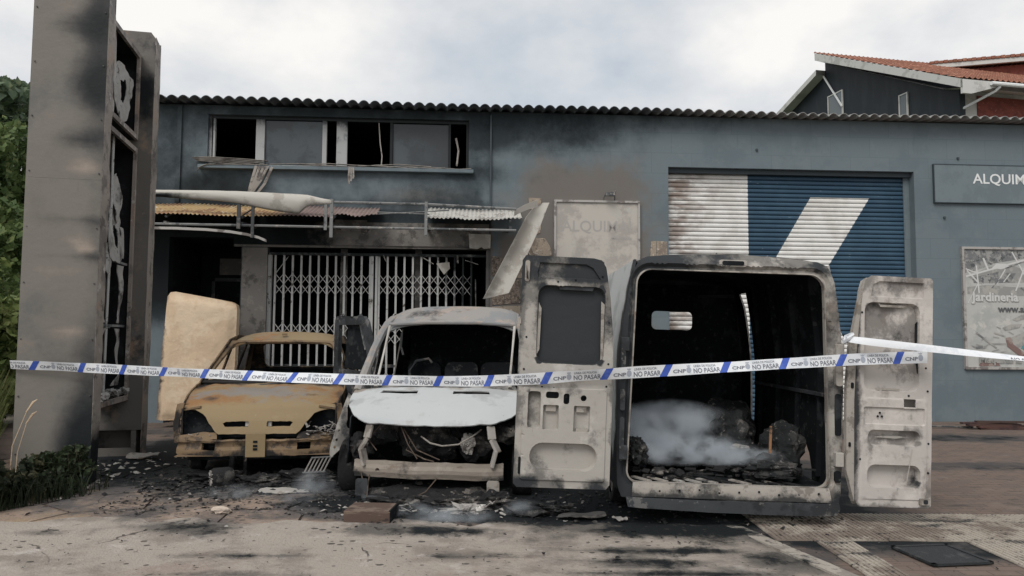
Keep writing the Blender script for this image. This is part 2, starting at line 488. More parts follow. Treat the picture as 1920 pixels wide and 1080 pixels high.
M['mortar'] = mk('flagstone_joint_soil', (.10, .075, .06), [((.05, .04, .035), 8, .5, .7)], [('soot', SOOT, .3, .75, 4, .6)], rough=1, coord='World', bump=(60, .5))
M['flag'] = mk('pinkish_flagstone', (.33, .25, .195), [((.22, .175, .15), 1.6, .4, .75), ((.36, .265, .17), .8, .45, .75, .9), ((.34, .29, .26), 5, .56, .75, .7), ((.10, .085, .075), 13, .6, .74, .6, (1, 1.8, 1))],
               [('soot', (.065, .067, .073), .10, .6, 1.3, .6, .88), ('soot', SOOT, .40, .85, 2.4, .8)], rough=.9, coord='World', bump=(30, .8, .02), hook=road_hook)
M['earth'] = mk('outer_ground', (.20, .18, .15), [((.14, .13, .1), .3, .4, .7)], rough=1, coord='World')
M['kerb'] = mk('pale_concrete_kerb', (.36, .33, .29), [((.25, .225, .2), 4, .45, .7), ((.12, .11, .1), 16, .6, .75, .6)], [('soot', SOOT, .45, .9, 4, .6)], rough=.95, coord='World', bump=(50, .4, .01))
M['tactile'] = mk('ribbed_pale_tile', (.38, .34, .29), [((.20, .165, .14), 1.2, .38, .7), ((.06, .055, .05), 8, .56, .80, .85, (.7, 1.7, 1)), ((.03, .03, .03), 20, .66, .8, .9, (.6, 1.7, 1)), ((.05, .05, .05), .9, .50, .75, .92, (.7, 1.7, 1))], rough=.9, coord='World', bump=(50, .3))
M['iron'] = mk('dark_iron_cover', (.028, .031, .034), [((.06, .06, .062), 10, .55, .75)], rough=.6, bump=(70, .5))

kerb_a, kerb_b = Vector((1.75, 6.95)), Vector((2.52, 4.3))      # the kerb line running towards the viewer
def kerb_x(y): return kerb_a.x + (kerb_b.x - kerb_a.x) * (y - kerb_a.y) / (kerb_b.y - kerb_a.y)
FRONT_Y = 6.52

far = MB().add([(-500, -300, -.012), (500, -300, -.012), (500, 900, -.012), (-500, 900, -.012)], [(0, 1, 2, 3)]).build('ground', M['earth'])
tag(far, kind='structure')
sa = {'soot': soot_shade_ground}
flat = lambda z: (lambda x, y: (x, y, z))
def road_z(x, y): return (x, y, .006 * nz(x, y, 0, .9))
tag(sheet('road', [(-9, 3.0), (2.85, 3.0), (kerb_x(6.5) - .07, 6.5)] + [(kerb_x(6.5) - .3 - k * .16, 6.50 + .30 * nz(k * .45, 3.3) + .14 * nz(k * 1.7, 8)) for k in range(37)] + [(-4.6, 6.5), (-9, 6.2)], M['road'], fn=lambda x, y: (x, y, -.002 + (.0165 + .004 * nz(x, y, 2, 2.5)) * smooth(5.9, 6.25, y)), res=.09, attr=sa), kind='structure')
tag(sheet('road', [(-9, -9), (9, -9), (9, 3.0), (-9, 3.0)], M['road'], fn=lambda x, y: (x, y, -.002), res=1.5), kind='structure')
pv = tag(sheet('pavement', [(-1.2, 6.1), (kerb_x(6.1) - .07, 6.1), (kerb_x(6.95), 6.95), (22, 6.95), (22, 15.6), (-9, 13.9), (-9, 9.7), (-1.2, 9.7)], M['paver'], fn=lambda x, y: (x, y, 0.0), res=.11, attr=sa), kind='structure')
pr = tag(sheet('pavement', [(kerb_x(3) + .07, 3.0), (22, 3.0), (22, 6.946), (kerb_x(6.946) + .07, 6.946)], M['paver'], fn=lambda x, y: (x, y, 0.0), res=.11, attr=sa), kind='structure')
fl_base = tag(sheet('flagstone_paving', [(-9, 6.004), (-4.6, 6.1), (-1.204, 6.1), (-1.204, 9.696), (-9, 9.696)], M['mortar'], fn=lambda x, y: (x, y, -.004), res=.2, attr=sa), kind='structure')

# irregular flagstones: Voronoi cells clipped to the paved strip
def clip(poly, a, b, c):       # keep ax+by<=c
    out = []
    for i in range(len(poly)):
        p, q = poly[i], poly[(i + 1) % len(poly)]
        dp, dq = a * p[0] + b * p[1] - c, a * q[0] + b * q[1] - c
        if dp <= 0: out.append(p)
        if dp * dq < 0:
            t = dp / (dp - dq); out.append((p[0] + (q[0] - p[0]) * t, p[1] + (q[1] - p[1]) * t))
    return out
rnd = random.Random(11)
seeds = []
yy = 6.05
row = 0
while yy < 9.9:
    xx = -6.3 + (row % 2) * .35
    while xx < -.9:
        seeds.append((xx + rnd.uniform(-.22, .22), yy + rnd.uniform(-.2, .2)))
        xx += .78
    yy += .62; row += 1
for i, s in enumerate(seeds):
    poly = [(-6.4, 6.14), (-4.6, 6.18), (-1.22, 6.2), (-1.22, 9.67), (-6.4, 9.67)]
    for j, q in enumerate(seeds):
        if i == j or math.dist(s, q) > 2.2: continue
        a, b = q[0] - s[0], q[1] - s[1]
        poly = clip(poly, a, b, (q[0] ** 2 + q[1] ** 2 - s[0] ** 2 - s[1] ** 2) / 2)
        if len(poly) < 3: break
    if len(poly) < 3: continue
    cx, cy = sum(p[0] for p in poly) / len(poly), sum(p[1] for p in poly) / len(poly)
    per = max(math.dist((cx, cy), p) for p in poly)
    if per < .15: continue
    k = 1 - .012 / per * 1.6
    poly = [(cx + (x - cx) * k, cy + (y - cy) * k) for x, y in poly]
    tx, ty, tz = rnd.uniform(-.008, .008), rnd.uniform(-.008, .008), rnd.uniform(.004, .012)
    sheet('flagstone', poly, M['flag'], fl_base, fn=lambda x, y: (x, y, tz + tx * (x - cx) + ty * (y - cy)), res=.13, thick=.02, attr=sa, smoothed=False)

# kerb stones along the joint
kb = tag(bpy.data.objects.new('kerb', None), kind='structure'); put(kb)
kd = (kerb_b - kerb_a).normalized(); kn = Vector((-kd.y, kd.x))
for i in range(4):
    a = kerb_a + kd * (i * .66 + .006); b = kerb_a + kd * (i * .66 + .652)
    vs = [a - kn * .065, b - kn * .065, b + kn * .065, a + kn * .065]
    tag(sheet('kerbstone', [(v.x, v.y) for v in vs][::-1] if False else [(v.x, v.y) for v in vs], M['kerb'], kb, fn=lambda x, y: (x, y, .012 + .004 * nz(x, y, 3, 6)), res=.08, thick=.03, attr=sa, smoothed=False))

# ribbed tiles
def tile_geo():
    m = MB(); m.box(-.146, -.146, 0, .146, .146, .008)
    for k in range(7):
        x = -.126 + k * .042
        m.box(x - .011, -.14, .008, x + .011, .14, .0135)
    return m
tile0 = None
for j in range(6):
    for i in range(13):
        x = 1.95 + i * .3; y = 6.78 - j * .3
        if x < kerb_x(y) + .26: continue
        if i > 8 and j > 1 + (i % 3): continue
        if 2.80 < x < 3.52 and 5.2 < y < 6.02: continue
        if tile0 is None:
            tile0 = tile_geo().build('ribbed_tile', M['tactile'], pr); o = tile0
        else:
            o = tile0.copy(); C.objects.link(o)
        o.location = (x, y, .001 + rnd.uniform(0, .003)); o.rotation_euler = (rnd.uniform(-.006, .006), rnd.uniform(-.006, .006), R(0))
dc = thing('drain_cover', 'dark square iron drain cover set in the pale ribbed tiles', 'drain cover', (3.17, 5.62, .010), (0, 0, R(8)))
fr_ = MB()
for a in (0, 90, 180, 270):
    fr_.box(-.235, .205, 0, .235, .235, .018, Matrix.Rotation(R(a), 4, 'Z') @ Matrix.Scale(1, 4))
MB().box(-.203, -.203, 0, .203, .203, .012).build('lid', M['iron'], dc)
fr_.build('frame', M['iron'], dc)

# ------------------------------------------------------------------ warehouse
WY = R(3.7456)
WO = Vector((-6.48, 13.74, 0))
WROT = Matrix.Translation(WO) @ Matrix.Rotation(WY, 4, 'Z')
bld = thing('warehouse', 'long blue grey two storey workshop with burnt left half and corrugated roof', 'building', WO, (0, 0, WY))

def soot_wall(s, z):
    v = 1.0 * g2(s, z, 5.1, 5.75, 2.4, .5) + .6 * g2(s, z, 3.9, 5.35, 2.8, .6)
    v = max(v, .6 * g2(s, z, .5, 4.6, .9, 1.1))
    v = max(v, .75 * g2(s, z, 5.6, 4.75, 1.1, .30))
    v = max(v, .62 * smooth(5.35, 5.95, z) * (1 - smooth(6, 14, s) * .6))
    v = max(v, .75 * g2(s, z, 7.4, 5.65, 1.9, .75))
    v = max(v, .36 * g2(s, z, 7.2, 4.75, .8, .45))
    v = max(v, .45 * g2(s, z, 5.6, 4.9, .8, .6))
    v = max(v, .6 * (1 - smooth(.1, 1.2, s)) * smooth(2.2, 3.2, z))
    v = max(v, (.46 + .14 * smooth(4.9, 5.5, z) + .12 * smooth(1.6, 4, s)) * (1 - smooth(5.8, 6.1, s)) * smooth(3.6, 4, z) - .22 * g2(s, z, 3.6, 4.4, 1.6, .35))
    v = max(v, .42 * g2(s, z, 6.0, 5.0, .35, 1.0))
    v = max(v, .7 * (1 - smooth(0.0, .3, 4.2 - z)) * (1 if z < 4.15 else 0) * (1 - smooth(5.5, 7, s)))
    v = max(v, .8 * g2(s, z, 4.7, 5.15, 1.3, .75))
    v = max(v, .95 * g2(s, z, .9, 4.3, 1.3, .55))
    if z > 4.15: v = min(v, .68 + .2 * g2(s, z, .9, 4.3, 1.3, .5))
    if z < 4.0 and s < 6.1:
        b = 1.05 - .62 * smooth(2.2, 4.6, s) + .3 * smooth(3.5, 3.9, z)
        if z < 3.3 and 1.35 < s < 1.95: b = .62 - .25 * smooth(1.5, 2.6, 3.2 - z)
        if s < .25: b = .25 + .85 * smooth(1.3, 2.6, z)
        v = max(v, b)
    return v
def heat_wall(s, z):
    v = .95 * smooth(6.1, 7.2, s) * smooth(10.2, 8.0, s) * smooth(5.7, 4.3, z)
    v = max(v, .9 * smooth(6.0, 6.4, s) * smooth(9.6, 8.8, s) * smooth(4.0, 3.2, z))
    v = max(v, .8 * g2(s, z, 4.9, 4.2, 1.2, .35))
    if z < 4 and s < 6.1: v = max(v, .9 * smooth(2.4, 4, s))
    if z < 3.3 and 1.35 < s < 1.95: v = .9
    return v
wa = {'soot': soot_wall, 'scorch': heat_wall}
WIN = rr(.75, 4.78, 5.65, 5.76, .001, 1)
SHUT = [(9.53, -.01), (14.5, -.01), (14.5, 4.93), (9.53, 4.93)]
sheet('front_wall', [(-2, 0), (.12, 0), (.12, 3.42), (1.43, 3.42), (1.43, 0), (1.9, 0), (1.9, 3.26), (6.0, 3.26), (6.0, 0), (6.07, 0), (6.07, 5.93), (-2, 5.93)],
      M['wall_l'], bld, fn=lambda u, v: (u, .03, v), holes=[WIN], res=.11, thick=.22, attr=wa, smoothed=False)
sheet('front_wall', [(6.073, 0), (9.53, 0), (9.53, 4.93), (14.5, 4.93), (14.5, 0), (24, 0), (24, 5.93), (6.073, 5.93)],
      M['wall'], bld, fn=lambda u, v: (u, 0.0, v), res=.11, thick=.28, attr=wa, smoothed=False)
m = MB(); m.box(-2.0, .26, 0, -1.75, 9, 5.9); m.box(23.75, .3, 0, 24, 9, 5.9); m.box(-1.74, 8.75, 0, 23.74, 9, 6.9)
m.build('side_wall', M['wall'], bld)
sheet('pilaster_edge', [(.20, 3.5), (.28, 3.5), (.28, 5.9), (.20, 5.9)], M['wall_l'], bld, fn=lambda u, v: (u, -.015, v), res=.2, thick=.04, attr=wa, smoothed=False)
MB().box(6.055, -.05, 3.98, 6.085, -.004, 5.85).build('dark_strip', M['sign_edge'], bld)  # thin dark strip along the step between the two wall sections

# corrugated roof sheet: crests every 0.2 m, seen edge-on along the eave
PIT = .205
m = MB()
s0, s1, n = -2.3, 24.3, 0
cols = int((s1 - s0) / PIT * 12)
vs, fs = [], []
for i in range(cols + 1):
    s = s0 + (s1 - s0) * i / cols
    w = .085 * abs(math.cos(math.pi * s / PIT)) ** .62 - .055
    sag = .012 * math.sin(s * .9) + .02 * (abs(s - 9) / 12) ** 2
    for t in (-.34, 1.5, 5.0, 9.2):
        vs.append((s, t, 5.955 + w + sag + (t + .34) * .10))
for i in range(cols):
    for k in range(3):
        a = i * 4 + k
        fs.append((a, a + 4, a + 5, a + 1))
roof = mesh_obj('roof', vs, fs, M['roof'], bld, True)
at = roof.data.attributes.new('pale', 'FLOAT', 'POINT')
at.data.foreach_set('value', [smooth(6, 12, v[0]) * .8 for v in vs])
sm = roof.modifiers.new('solid', 'SOLIDIFY'); sm.thickness = .012; sm.offset = -1

# upstairs windows
rm = MB(); rm.box(-1.7, .27, 3.9, 9.3, .30, 4.75); rm.box(-1.7, 5.5, 3.9, 9.3, 5.6, 5.86); rm.box(-1.7, .3, 3.8, 9.3, 5.5, 3.88)
rm.box(-1.72, .3, 3.9, -1.7, 5.5, 5.86); rm.box(9.3, .3, 3.9, 9.32, 5.5, 5.86); rm.box(-1.7, .31, 5.87, 9.3, 5.5, 5.9)
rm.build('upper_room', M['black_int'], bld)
wf = MB()
wf.box(.75, .10, 5.70, 5.65, .17, 5.76); wf.box(.75, .10, 4.78, 5.65, .17, 4.83); wf.box(.75, .10, 4.83, .80, .17, 5.70); wf.box(5.60, .10, 4.83, 5.65, .17, 5.70)
wframe = wf.build('window_frame', M['pvc'], bld)
at = wframe.data.attributes.new('soot', 'FLOAT', 'POINT'); at.data.foreach_set('value', [smooth(2.6, 4.6, v.co.x) * .9 + .22 + .7 * smooth(5.3, 5.7, v.co.z) for v in wframe.data.vertices])
for a, b, d in ((.83, .865, .0), (1.62, 1.78, 0), (2.86, 2.94, .01), (3.13, 3.33, -.01), (4.14, 4.19, .01), (5.26, 5.30, .02)):
    mu = MB()
    for q in range(6): mu.box(a, .09 + d, 4.832 + q * .1443, b, .165 + d, 4.832 + (q + 1) * .1443)
    mu = mu.build('mullion', M['pvc'], wframe); at = mu.data.attributes.new('soot', 'FLOAT', 'POINT'); at.data.foreach_set('value', [smooth(3.0, 4.2, v.co.x) * .95 + .18 + .6 * smooth(5.35, 5.75, v.co.z) for v in mu.data.vertices])
for a, b, t in ((1.785, 2.855, .14), (4.195, 5.255, .15)):
    o = sheet('window_pane', [(a, 4.835), (b, 4.835), (b, 5.69), (a, 5.69)], M['pane'], wframe, fn=lambda u, v, t=t: (u, t, v), res=.2, thick=.006, attr={'soot': lambda u, v: smooth(3.5, 5.5, u) * .8 + .4 * smooth(5.3, 5.7, v)})
MB().tube([(3.92, .13, 5.69), (3.95, .13, 5.3), (3.99, .12, 5.05), (3.98, .12, 4.84)], .012, 5).build('loose_seal', M['plastic_strip'], wframe)
MB().tube([(5.42, .2, 4.9), (5.45, .2, 5.2), (5.4, .2, 5.45)], .02, 5).build('loose_seal', M['plastic_strip'], wframe)
MB().box(.62, -.09, 4.715, 5.74, .10, 4.778).build('window_sill', M['wall_l'], bld)
# melted blind slats lying on and hanging over the sill
rnd = random.Random(3)
def ribbon(path, w, wdir=(0, 1, 0), thick=.006):
    mb = MB(); path = [Vector(p) for p in path]; wd = Vector(wdir)
    vs = []
    for p in path: vs += [p - wd * w / 2, p + wd * w / 2, p + wd * w / 2 - Vector((0, 0, thick)), p - wd * w / 2 - Vector((0, 0, thick))]
    fs = []
    for i in range(len(path) - 1):
        a = i * 4
        for k in range(4): fs.append((a + k, a + (k + 1) % 4, a + 4 + (k + 1) % 4, a + 4 + k))
    return mb.add(vs, fs)
def blind_piece(pts, w, wd=(0, 1, 0)):
    return ribbon(pts, w, wd).build('melted_blind', M['plastic_strip'], bld, True)
for k in range(5):
    z = 4.80 + k * .022
    blind_piece([(.60 - .02 * k + .06 * (k % 2), -.06, z + .05 - .01 * k), (.78, -.03, z + .04), (1.1 + .1 * k, 0, z + .015), (1.55 + .08 * k, .02, z - .005)], .09)
blind_piece([(.62, -.1, 4.64), (.66, -.11, 4.72), (.78, -.1, 4.775), (1.2, -.09, 4.785), (1.9, -.09, 4.79)], .03)
for k in range(4):
    x = 1.7 + .07 * k
    blind_piece([(x + .05, .02, 4.80), (x - .01, -.10, 4.76), (x - .07 - .015 * k, -.12, 4.5), (x - .13 - .05 * k, -.11, 4.25), (x - .16 - .08 * k, -.1, 4.08 + .01 * k)], .05, (.9, .4, 0))
blind_piece([(2.02, .0, 4.80), (1.98, -.10, 4.74), (1.86, -.13, 4.42), (1.66, -.12, 4.15)], .05, (.9, .4, 0))
for k in range(5):
    a = 1.9 + rnd.uniform(0, 2.4); L = rnd.uniform(.7, 1.4)
    blind_piece([(a, -.04, 4.785 + .012 * k), (a + L * .4, -.05 + rnd.uniform(-.02, .02), 4.80 + .014 * k), (a + L, -.03, 4.785 + .01 * k)], .06)
for k in range(3):
    x = 3.42 + .035 * k
    blind_piece([(x, 0, 4.80), (x - .01, -.10, 4.765), (x - .02 + .01 * k, -.11, 4.6), (x - .01, -.105, 4.46 + .05 * k)], .035, (.9, .4, 0))
for k in range(3):
    a = 3.6 + k * .5
    blind_piece([(a, -.05, 4.79), (a + .3, -.06, 4.83 - .01 * k), (a + .9, -.05, 4.785), (a + 1.1, -.07, 4.80)], .05)

# ground floor interiors
im = MB()
im.box(.12, 1.75, 0, 1.43, 1.78, 3.42); im.box(-.0, .255, 0, .10, 1.76, 3.42); im.box(1.45, .255, 0, 1.47, 1.76, 3.42); im.box(-.0, .26, 3.425, 1.47, 1.76, 3.45)
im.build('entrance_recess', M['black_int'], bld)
dm = MB(); dm.box(.42, 1.70, 2.72, 1.40, 1.748, 2.79); dm.box(.36, 1.70, 0, .43, 1.748, 2.72)
dm.build('door_frame', M['rail_dark'], bld)
MB().box(.5, 1.735, 2.86, 1.3, 1.749, 3.2).build('fanlight_board', M['concrete_sooty'], bld)
im = MB(); im.box(1.9, 6.5, 0, 6.0, 6.55, 3.6); im.box(1.70, .27, 0, 1.89, 6.5, 3.6); im.box(6.01, .30, 0, 6.3, 6.5, 3.6); im.box(1.9, .27, 3.56, 6.0, 6.5, 3.6)
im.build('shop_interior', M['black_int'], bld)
MB().box(1.3, .0, 3.255, 6.05, .028, 3.30).build('lintel_edge', M['concrete_sooty'], bld)
o = MB().box(1.46, -.02, 0, 1.92, .027, 3.24).build('pillar', M['concrete_sooty'], bld)
sheet('beam', [(1.30, 3.30), (6.05, 3.30), (6.05, 3.74), (1.30, 3.74)], M['concrete_sooty'], bld, fn=lambda u, v: (u, -.03, v), res=.12, thick=.05,
      attr={'soot': lambda u, v: 1.1 - 1.0 * smooth(2.0, 4.2, u)}, smoothed=False)
MB().box(3.15, -.05, 3.56, 3.75, -.032, 3.78).build('beam_patch', M['concrete_sooty'], bld)
mb = MB(); mb.prism([(5.66, 3.54), (6.08, 3.53), (6.07, 3.27), (5.95, 3.26), (5.90, 3.29), (5.82, 3.25), (5.68, 3.27)], -.13, -.034)
mb.build('shutter_motor_box', M['cover'], bld)

# folding scissor gate
GT = .16
gate = put(bpy.data.objects.new('folding_gate', None), bld)
def sootg(o, f):
    at = o.data.attributes.new('soot', 'FLOAT', 'POINT'); at.data.foreach_set('value', [f(v.co) for v in o.data.vertices]); return o
gs = lambda co: smooth(4.3, 6.0, co.x) * .75 + .5 * smooth(2.9, 3.25, co.z)
def upright(s, w=.036, z1=3.12, tilt=0): return sootg(MB().bar((s + tilt, GT, .05), (s, GT, z1), w, .03).build('upright', M['gate'], gate), gs)
def lattice(s0_, s1_, z0_, z1_, off): return sootg(MB().bar((s0_, GT + off, z0_), (s1_, GT + off, z1_), .026, .010).build('lattice_strip', M['gate'], gate), gs)
sootg(MB().box(1.92, GT - .05, 3.12, 6.0, GT + .05, 3.17).build('top_track', M['gate'], gate), lambda c: .9)
sootg(MB().box(1.905, GT - .06, .02, 1.97, GT + .04, 3.118).build('gate_stile', M['gate'], gate), gs)
def leaf(a, b, n):
    xs = [a + (b - a) * i / n for i in range(n + 1)]
    for x in xs: upright(x, tilt=rnd.uniform(-.004, .004))
    for zc in (2.78, 1.85, .92):
        for i in range(n):
            for k in range(2):
                z = zc - k * .2
                lattice(xs[i], xs[i + 1], z, z - .2, -.022); lattice(xs[i], xs[i + 1], z - .2, z, .022)
leaf(2.03, 3.80, 11)
leaf(3.97, 5.72, 11)
sootg(MB().box(3.82, GT - .035, .03, 3.865, GT + .035, 3.118).build('gate_stile', M['gate'], gate), gs)
sootg(MB().box(3.90, GT - .035, .03, 3.945, GT + .035, 3.118).build('gate_stile', M['gate'], gate), gs)
upright(5.80, .02, 2.7, .06)
sootg(MB().bar((2.03, GT - .03, 2.75), (2.28, GT - .03, 3.1), .02, .01).build('lattice_strip', M['gate'], gate), gs)
for a in (3.2, 4.63):
    MB().box(a, .42, 0, a + .13, .48, 3.3).build('shop_mullion', M['concrete_sooty'], bld)
MB().box(1.92, .42, 1.0, 6.0, .46, 1.06).build('shop_transom', M['rail_dark'], bld)
MB().prism([(5.05, 2.99), (5.30, 3.02), (5.31, 2.9), (5.20, 2.78)], GT - .06, GT - .045).build('hanging_fragment', M['cover'], bld)
for a, b in (((4.8, 3.1), (5.0, 2.98)), ((5.45, 3.15), (5.46, 3.0)), ((5.6, 3.06), (5.85, 2.98)), ((4.05, 3.14), (4.1, 3.02))):
    MB().bar((a[0], GT - .05, a[1]), (b[0], GT - .06, b[1]), .03, .012).build('hanging_fragment', M['ash'], bld)

# canopy over the shop front
can = put(bpy.data.objects.new('canopy', None), bld)
def corr(name, a, b, mat, rag=0.0):
    n_ = int((b - a) / .0125); vs = []; fs = []
    rows = (0.0, .33, .66, 1.0)
    for i in range(n_ + 1):
        s = a + (b - a) * i / n_
        w = .012 * math.cos(2 * math.pi * s / .075)
        e_ = 1.0 - (rag * max(0, noise.noise(Vector((s * 2.3, 1.7, 0))) + .15) if rag else 0)
        for r_ in rows:
            k = r_ * e_
            vs.append((s, -.02 - .9 * k, 4.03 - .33 * k + w + .012 * math.sin(s * 3)))
    for i in range(n_):
        for k in range(3):
            q = i * 4 + k; fs.append((q, q + 1, q + 5, q + 4))
    o = mesh_obj(name, vs, fs, mat, can, True)
    at = o.data.attributes.new('dirt', 'FLOAT', 'POINT'); at.data.foreach_set('value', [smooth(1.2, 3.3, v[0]) for v in vs])
    sm = o.modifiers.new('solid', 'SOLIDIFY'); sm.thickness = .004
    return o
corr('corrugated_sheet', -1.2, 1.68, M['fibre_y']); corr('corrugated_sheet', 1.74, 3.2, M['fibre_y']); corr('corrugated_sheet', 3.22, 4.0, M['fibre_y'], .8)
corr('corrugated_sheet', 4.9, 6.62, M['fibre_w'], .25)
for p, r_, mt in (([(-1.3, -.93, 3.53), (3.3, -.93, 3.51), (6.5, -.93, 3.50)], .022, 'rail'), ([(3.25, -.95, 3.95), (4.9, -.95, 3.94), (6.5, -.95, 3.88)], .024, 'rail'),
                  ([(4.0, -.5, 3.86), (4.9, -.85, 3.78), (4.95, -.9, 3.77)], .012, 'rail'), ([(3.9, -.6, 3.80), (5.3, -.7, 3.88)], .01, 'rail')):
    MB().tube(p, r_, 6).build('canopy_rail', M[mt], can, True)
for s, z0_, z1_, w, mt in ((1.66, 3.45, 4.0, .06, 'rail_dark'), (1.90, 3.3, 4.0, .05, 'rail_dark'), (3.25, 3.32, 4.0, .055, 'rail'), (3.15, 3.45, 3.9, .05, 'rail'), (4.9, 3.38, 3.98, .05, 'rail')):
    MB().box(s - w / 2, -.99, z0_, s + w / 2, -.955, z1_).build('canopy_post', M[mt], can)
for s in (.4, 1.7, 3.25, 4.9, 6.4):
    MB().bar((s, .02, 3.62), (s, -.93, 3.55), .05).build('canopy_bracket', M['rail_dark'], can)
    MB().bar((s, .02, 3.98), (s, -.90, 3.66), .035).build('canopy_bracket', M['rail_dark'], can)
# arched edge of the small porch roof
arc = [(.0, 3.44), (.6, 3.44), (1.1, 3.425), (1.5, 3.395), (1.8, 3.35), (2.0, 3.30), (2.13, 3.245)]
ribbon([(s, -.93, z + .03) for s, z in arc], .05, (0, 1, 0), .045).build('porch_arch', M['alu'], can, True)
# sagging awning cover
vs, fs = [], []
NS, NA = 30, 10
for i in range(NS + 1):
    t = i / NS; s = -.9 + 4.15 * t
    zc = 4.06 - .03 * t - .085 * t * t; rad = .05 + .058 * math.sin(min(1, t * 1.15) * math.pi * .55) ** 2
    drop = .14 * smooth(.52, .86, t) * (1 - smooth(.87, .875, t))
    if t > .875: rad *= 1 - .6 * smooth(.875, 1, t)
    for k in range(NA + 1):
        a = R(115 - 190 * k / NA)
        z = zc + rad * math.sin(a) - (drop * (k / NA) ** 2)
        vs.append((s, -.97 - rad * .9 * math.cos(a) * .8 + .01 * nz(s, k * .3, 0, 3), z + .006 * nz(s, k * .2, 5, 4)))
for i in range(NS):
    for k in range(NA):
        q = i * (NA + 1) + k; fs.append((q, q + 1, q + NA + 2, q + NA + 1))
o = mesh_obj('awning_cover', vs, fs, M['cover'], can, True)
at = o.data.attributes.new('soot', 'FLOAT', 'POINT'); at.data.foreach_set('value', [(1 - smooth(.3, 1.9, v[0])) * .9 * smooth(4.12, 4.02, v[2]) for v in vs])
o.modifiers.new('solid', 'SOLIDIFY').thickness = .008

# roller shutter
sh = put(bpy.data.objects.new('roller_shutter', None), bld, (9.53, .22, 0))
def shutter_mat():
    m, nt, b, tc = new_mat('painted_shutter')
    tc.object = sh
    v = tc.outputs['Object']
    sep = nt.nodes.new('ShaderNodeSeparateXYZ'); nt.links.new(v, sep.inputs[0]); x, z = sep.outputs['X'], sep.outputs['Z']
    lt = lambda a, b_: mathn(nt, 'LESS_THAN', a, b_)
    gt = lambda a, b_: mathn(nt, 'GREATER_THAN', a, b_)
    mul = lambda *a: a[0] if len(a) == 1 else mathn(nt, 'MULTIPLY', a[0], mul(*a[1:]))
    lin = lambda k, c: mathn(nt, 'MULTIPLY_ADD', z, k, c)            # x-limit as a line in z
    stem = lt(x, 1.66)
    arm = mul(gt(x, lin(.60, .29)), lt(x, lin(.637, 1.34)), lt(z, 4.42), gt(z, 2.3))
    leg = mul(gt(x, lin(-.6, 3.12)), lt(x, lin(-.6, 4.54)), lt(z, 2.75))
    w = mathn(nt, 'MAXIMUM', stem, mathn(nt, 'MAXIMUM', arm, leg))
    flake = ramp(nt, noisen(nt, v, 9, 6, .6, (1, 1, 4)), .80, .86)
    blue = mixc(nt, ramp(nt, noisen(nt, v, 1.0, 4), .35, .75), (.03, .068, .112), (.044, .092, .142))
    blue = mixc(nt, mathn(nt, 'MULTIPLY', flake, .55), blue, (.4, .46, .52))
    white = mixc(nt, ramp(nt, noisen(nt, v, 2, 5), .4, .7), (.74, .735, .715), (.62, .61, .585))
    near = ramp(nt, mathn(nt, 'ADD', x, mathn(nt, 'MULTIPLY', noisen(nt, v, 1.6, 5), 1.4)), 2.1, .5)
    near = mathn(nt, 'MULTIPLY', near, ramp(nt, noisen(nt, v, 1.8, 5, .6, (1, 1, 3)), .32, .62))
    white = mixc(nt, mathn(nt, 'MULTIPLY', near, .85), white, (.20, .14, .115))
    col = mixc(nt, w, blue, white)
    nt.links.new(col, b.inputs['Base Color']); b.inputs['Roughness'].default_value = .5; b.inputs['Specular IOR Level'].default_value = .3
    return m
M['shutter'] = shutter_mat()
slat_me = None
SP = .088
for i in range(56):
    if slat_me is None:
        prof = [(0.012, .0015), (-.004, .006), (-.014, .022), (-.017, .042), (-.014, .062), (-.004, .078), (.012, .083)]
        vs = [(x, y, z) for x in (0.0, 4.97) for y, z in prof]
        n_ = len(prof)
        fs = [(k, k + n_, k + 1 + n_, k + 1) for k in range(n_ - 1)]
        o = mesh_obj('slat', vs, [f[::-1] for f in fs], M['shutter'], sh, False); slat_me = o
    else:
        o = slat_me.copy(); C.objects.link(o); o.parent = sh
    o.location = (0, 0, i * SP)
MB().box(9.531, .275, 0, 14.499, .28, 4.928).build('shutter_backing', M['sign_edge'], bld)
sheet('shutter_guide', rr(14.38, 0.0, 14.497, 4.925, .001, 1), M['wall'], bld, fn=lambda u, v: (u, .17, v), res=.5, thick=.03)
MB().box(9.535, .10, 4.84, 14.495, .20, 4.926).build('shutter_head', M['sign_edge'], bld)

# exposed masonry where the render has fallen off
for poly, mt, t in (([(6.80, 4.27), (7.05, 4.26), (7.04, 3.93), (6.98, 3.95), (6.97, 4.02), (6.83, 4.05)], 'block', -.012),
                 ([(6.95, 3.93), (7.05, 3.91), (7.03, 3.6), (6.93, 3.55)], 'block', -.009),
                 ([(6.76, 3.50), (7.12, 3.49), (7.22, 3.33), (7.26, 3.16), (6.78, 3.12)], 'block', -.014),
                 ([(6.40, 3.10), (6.95, 3.08), (6.96, 2.72), (6.44, 2.72)], 'block', -.012),
                 ([(6.10, 2.69), (6.62, 2.70), (6.66, 2.25), (6.12, 2.2)], 'block_rough', -.016),
                 ([(6.66, 2.70), (6.98, 2.70), (6.98, 2.28), (6.70, 2.26)], 'block', -.010),
                 ([(6.10, 3.14), (6.36, 3.1), (6.38, 2.74), (6.11, 2.76)], 'block_rough', -.010),
                 ([(6.12, 2.17), (6.75, 2.2), (6.76, 1.8), (6.1, 1.78)], 'block', -.012),
                 ([(6.80, 2.2), (7.15, 2.2), (7.1, 1.75), (6.8, 1.76)], 'block_rough', -.013),
                 ([(9.18, 3.46), (9.28, 3.47), (9.28, 3.05), (9.16, 3.1)], 'block', -.012),
                 ([(9.29, 3.47), (9.49, 3.46), (9.50, 3.05), (9.29, 3.05)], 'block', -.008)):
    sheet('exposed_block', poly, M[mt], bld, fn=lambda u, v: (u, t + .006 * nz(u, v, 1, 9), v), res=.09, thick=.014 - t * .2, smoothed=False)
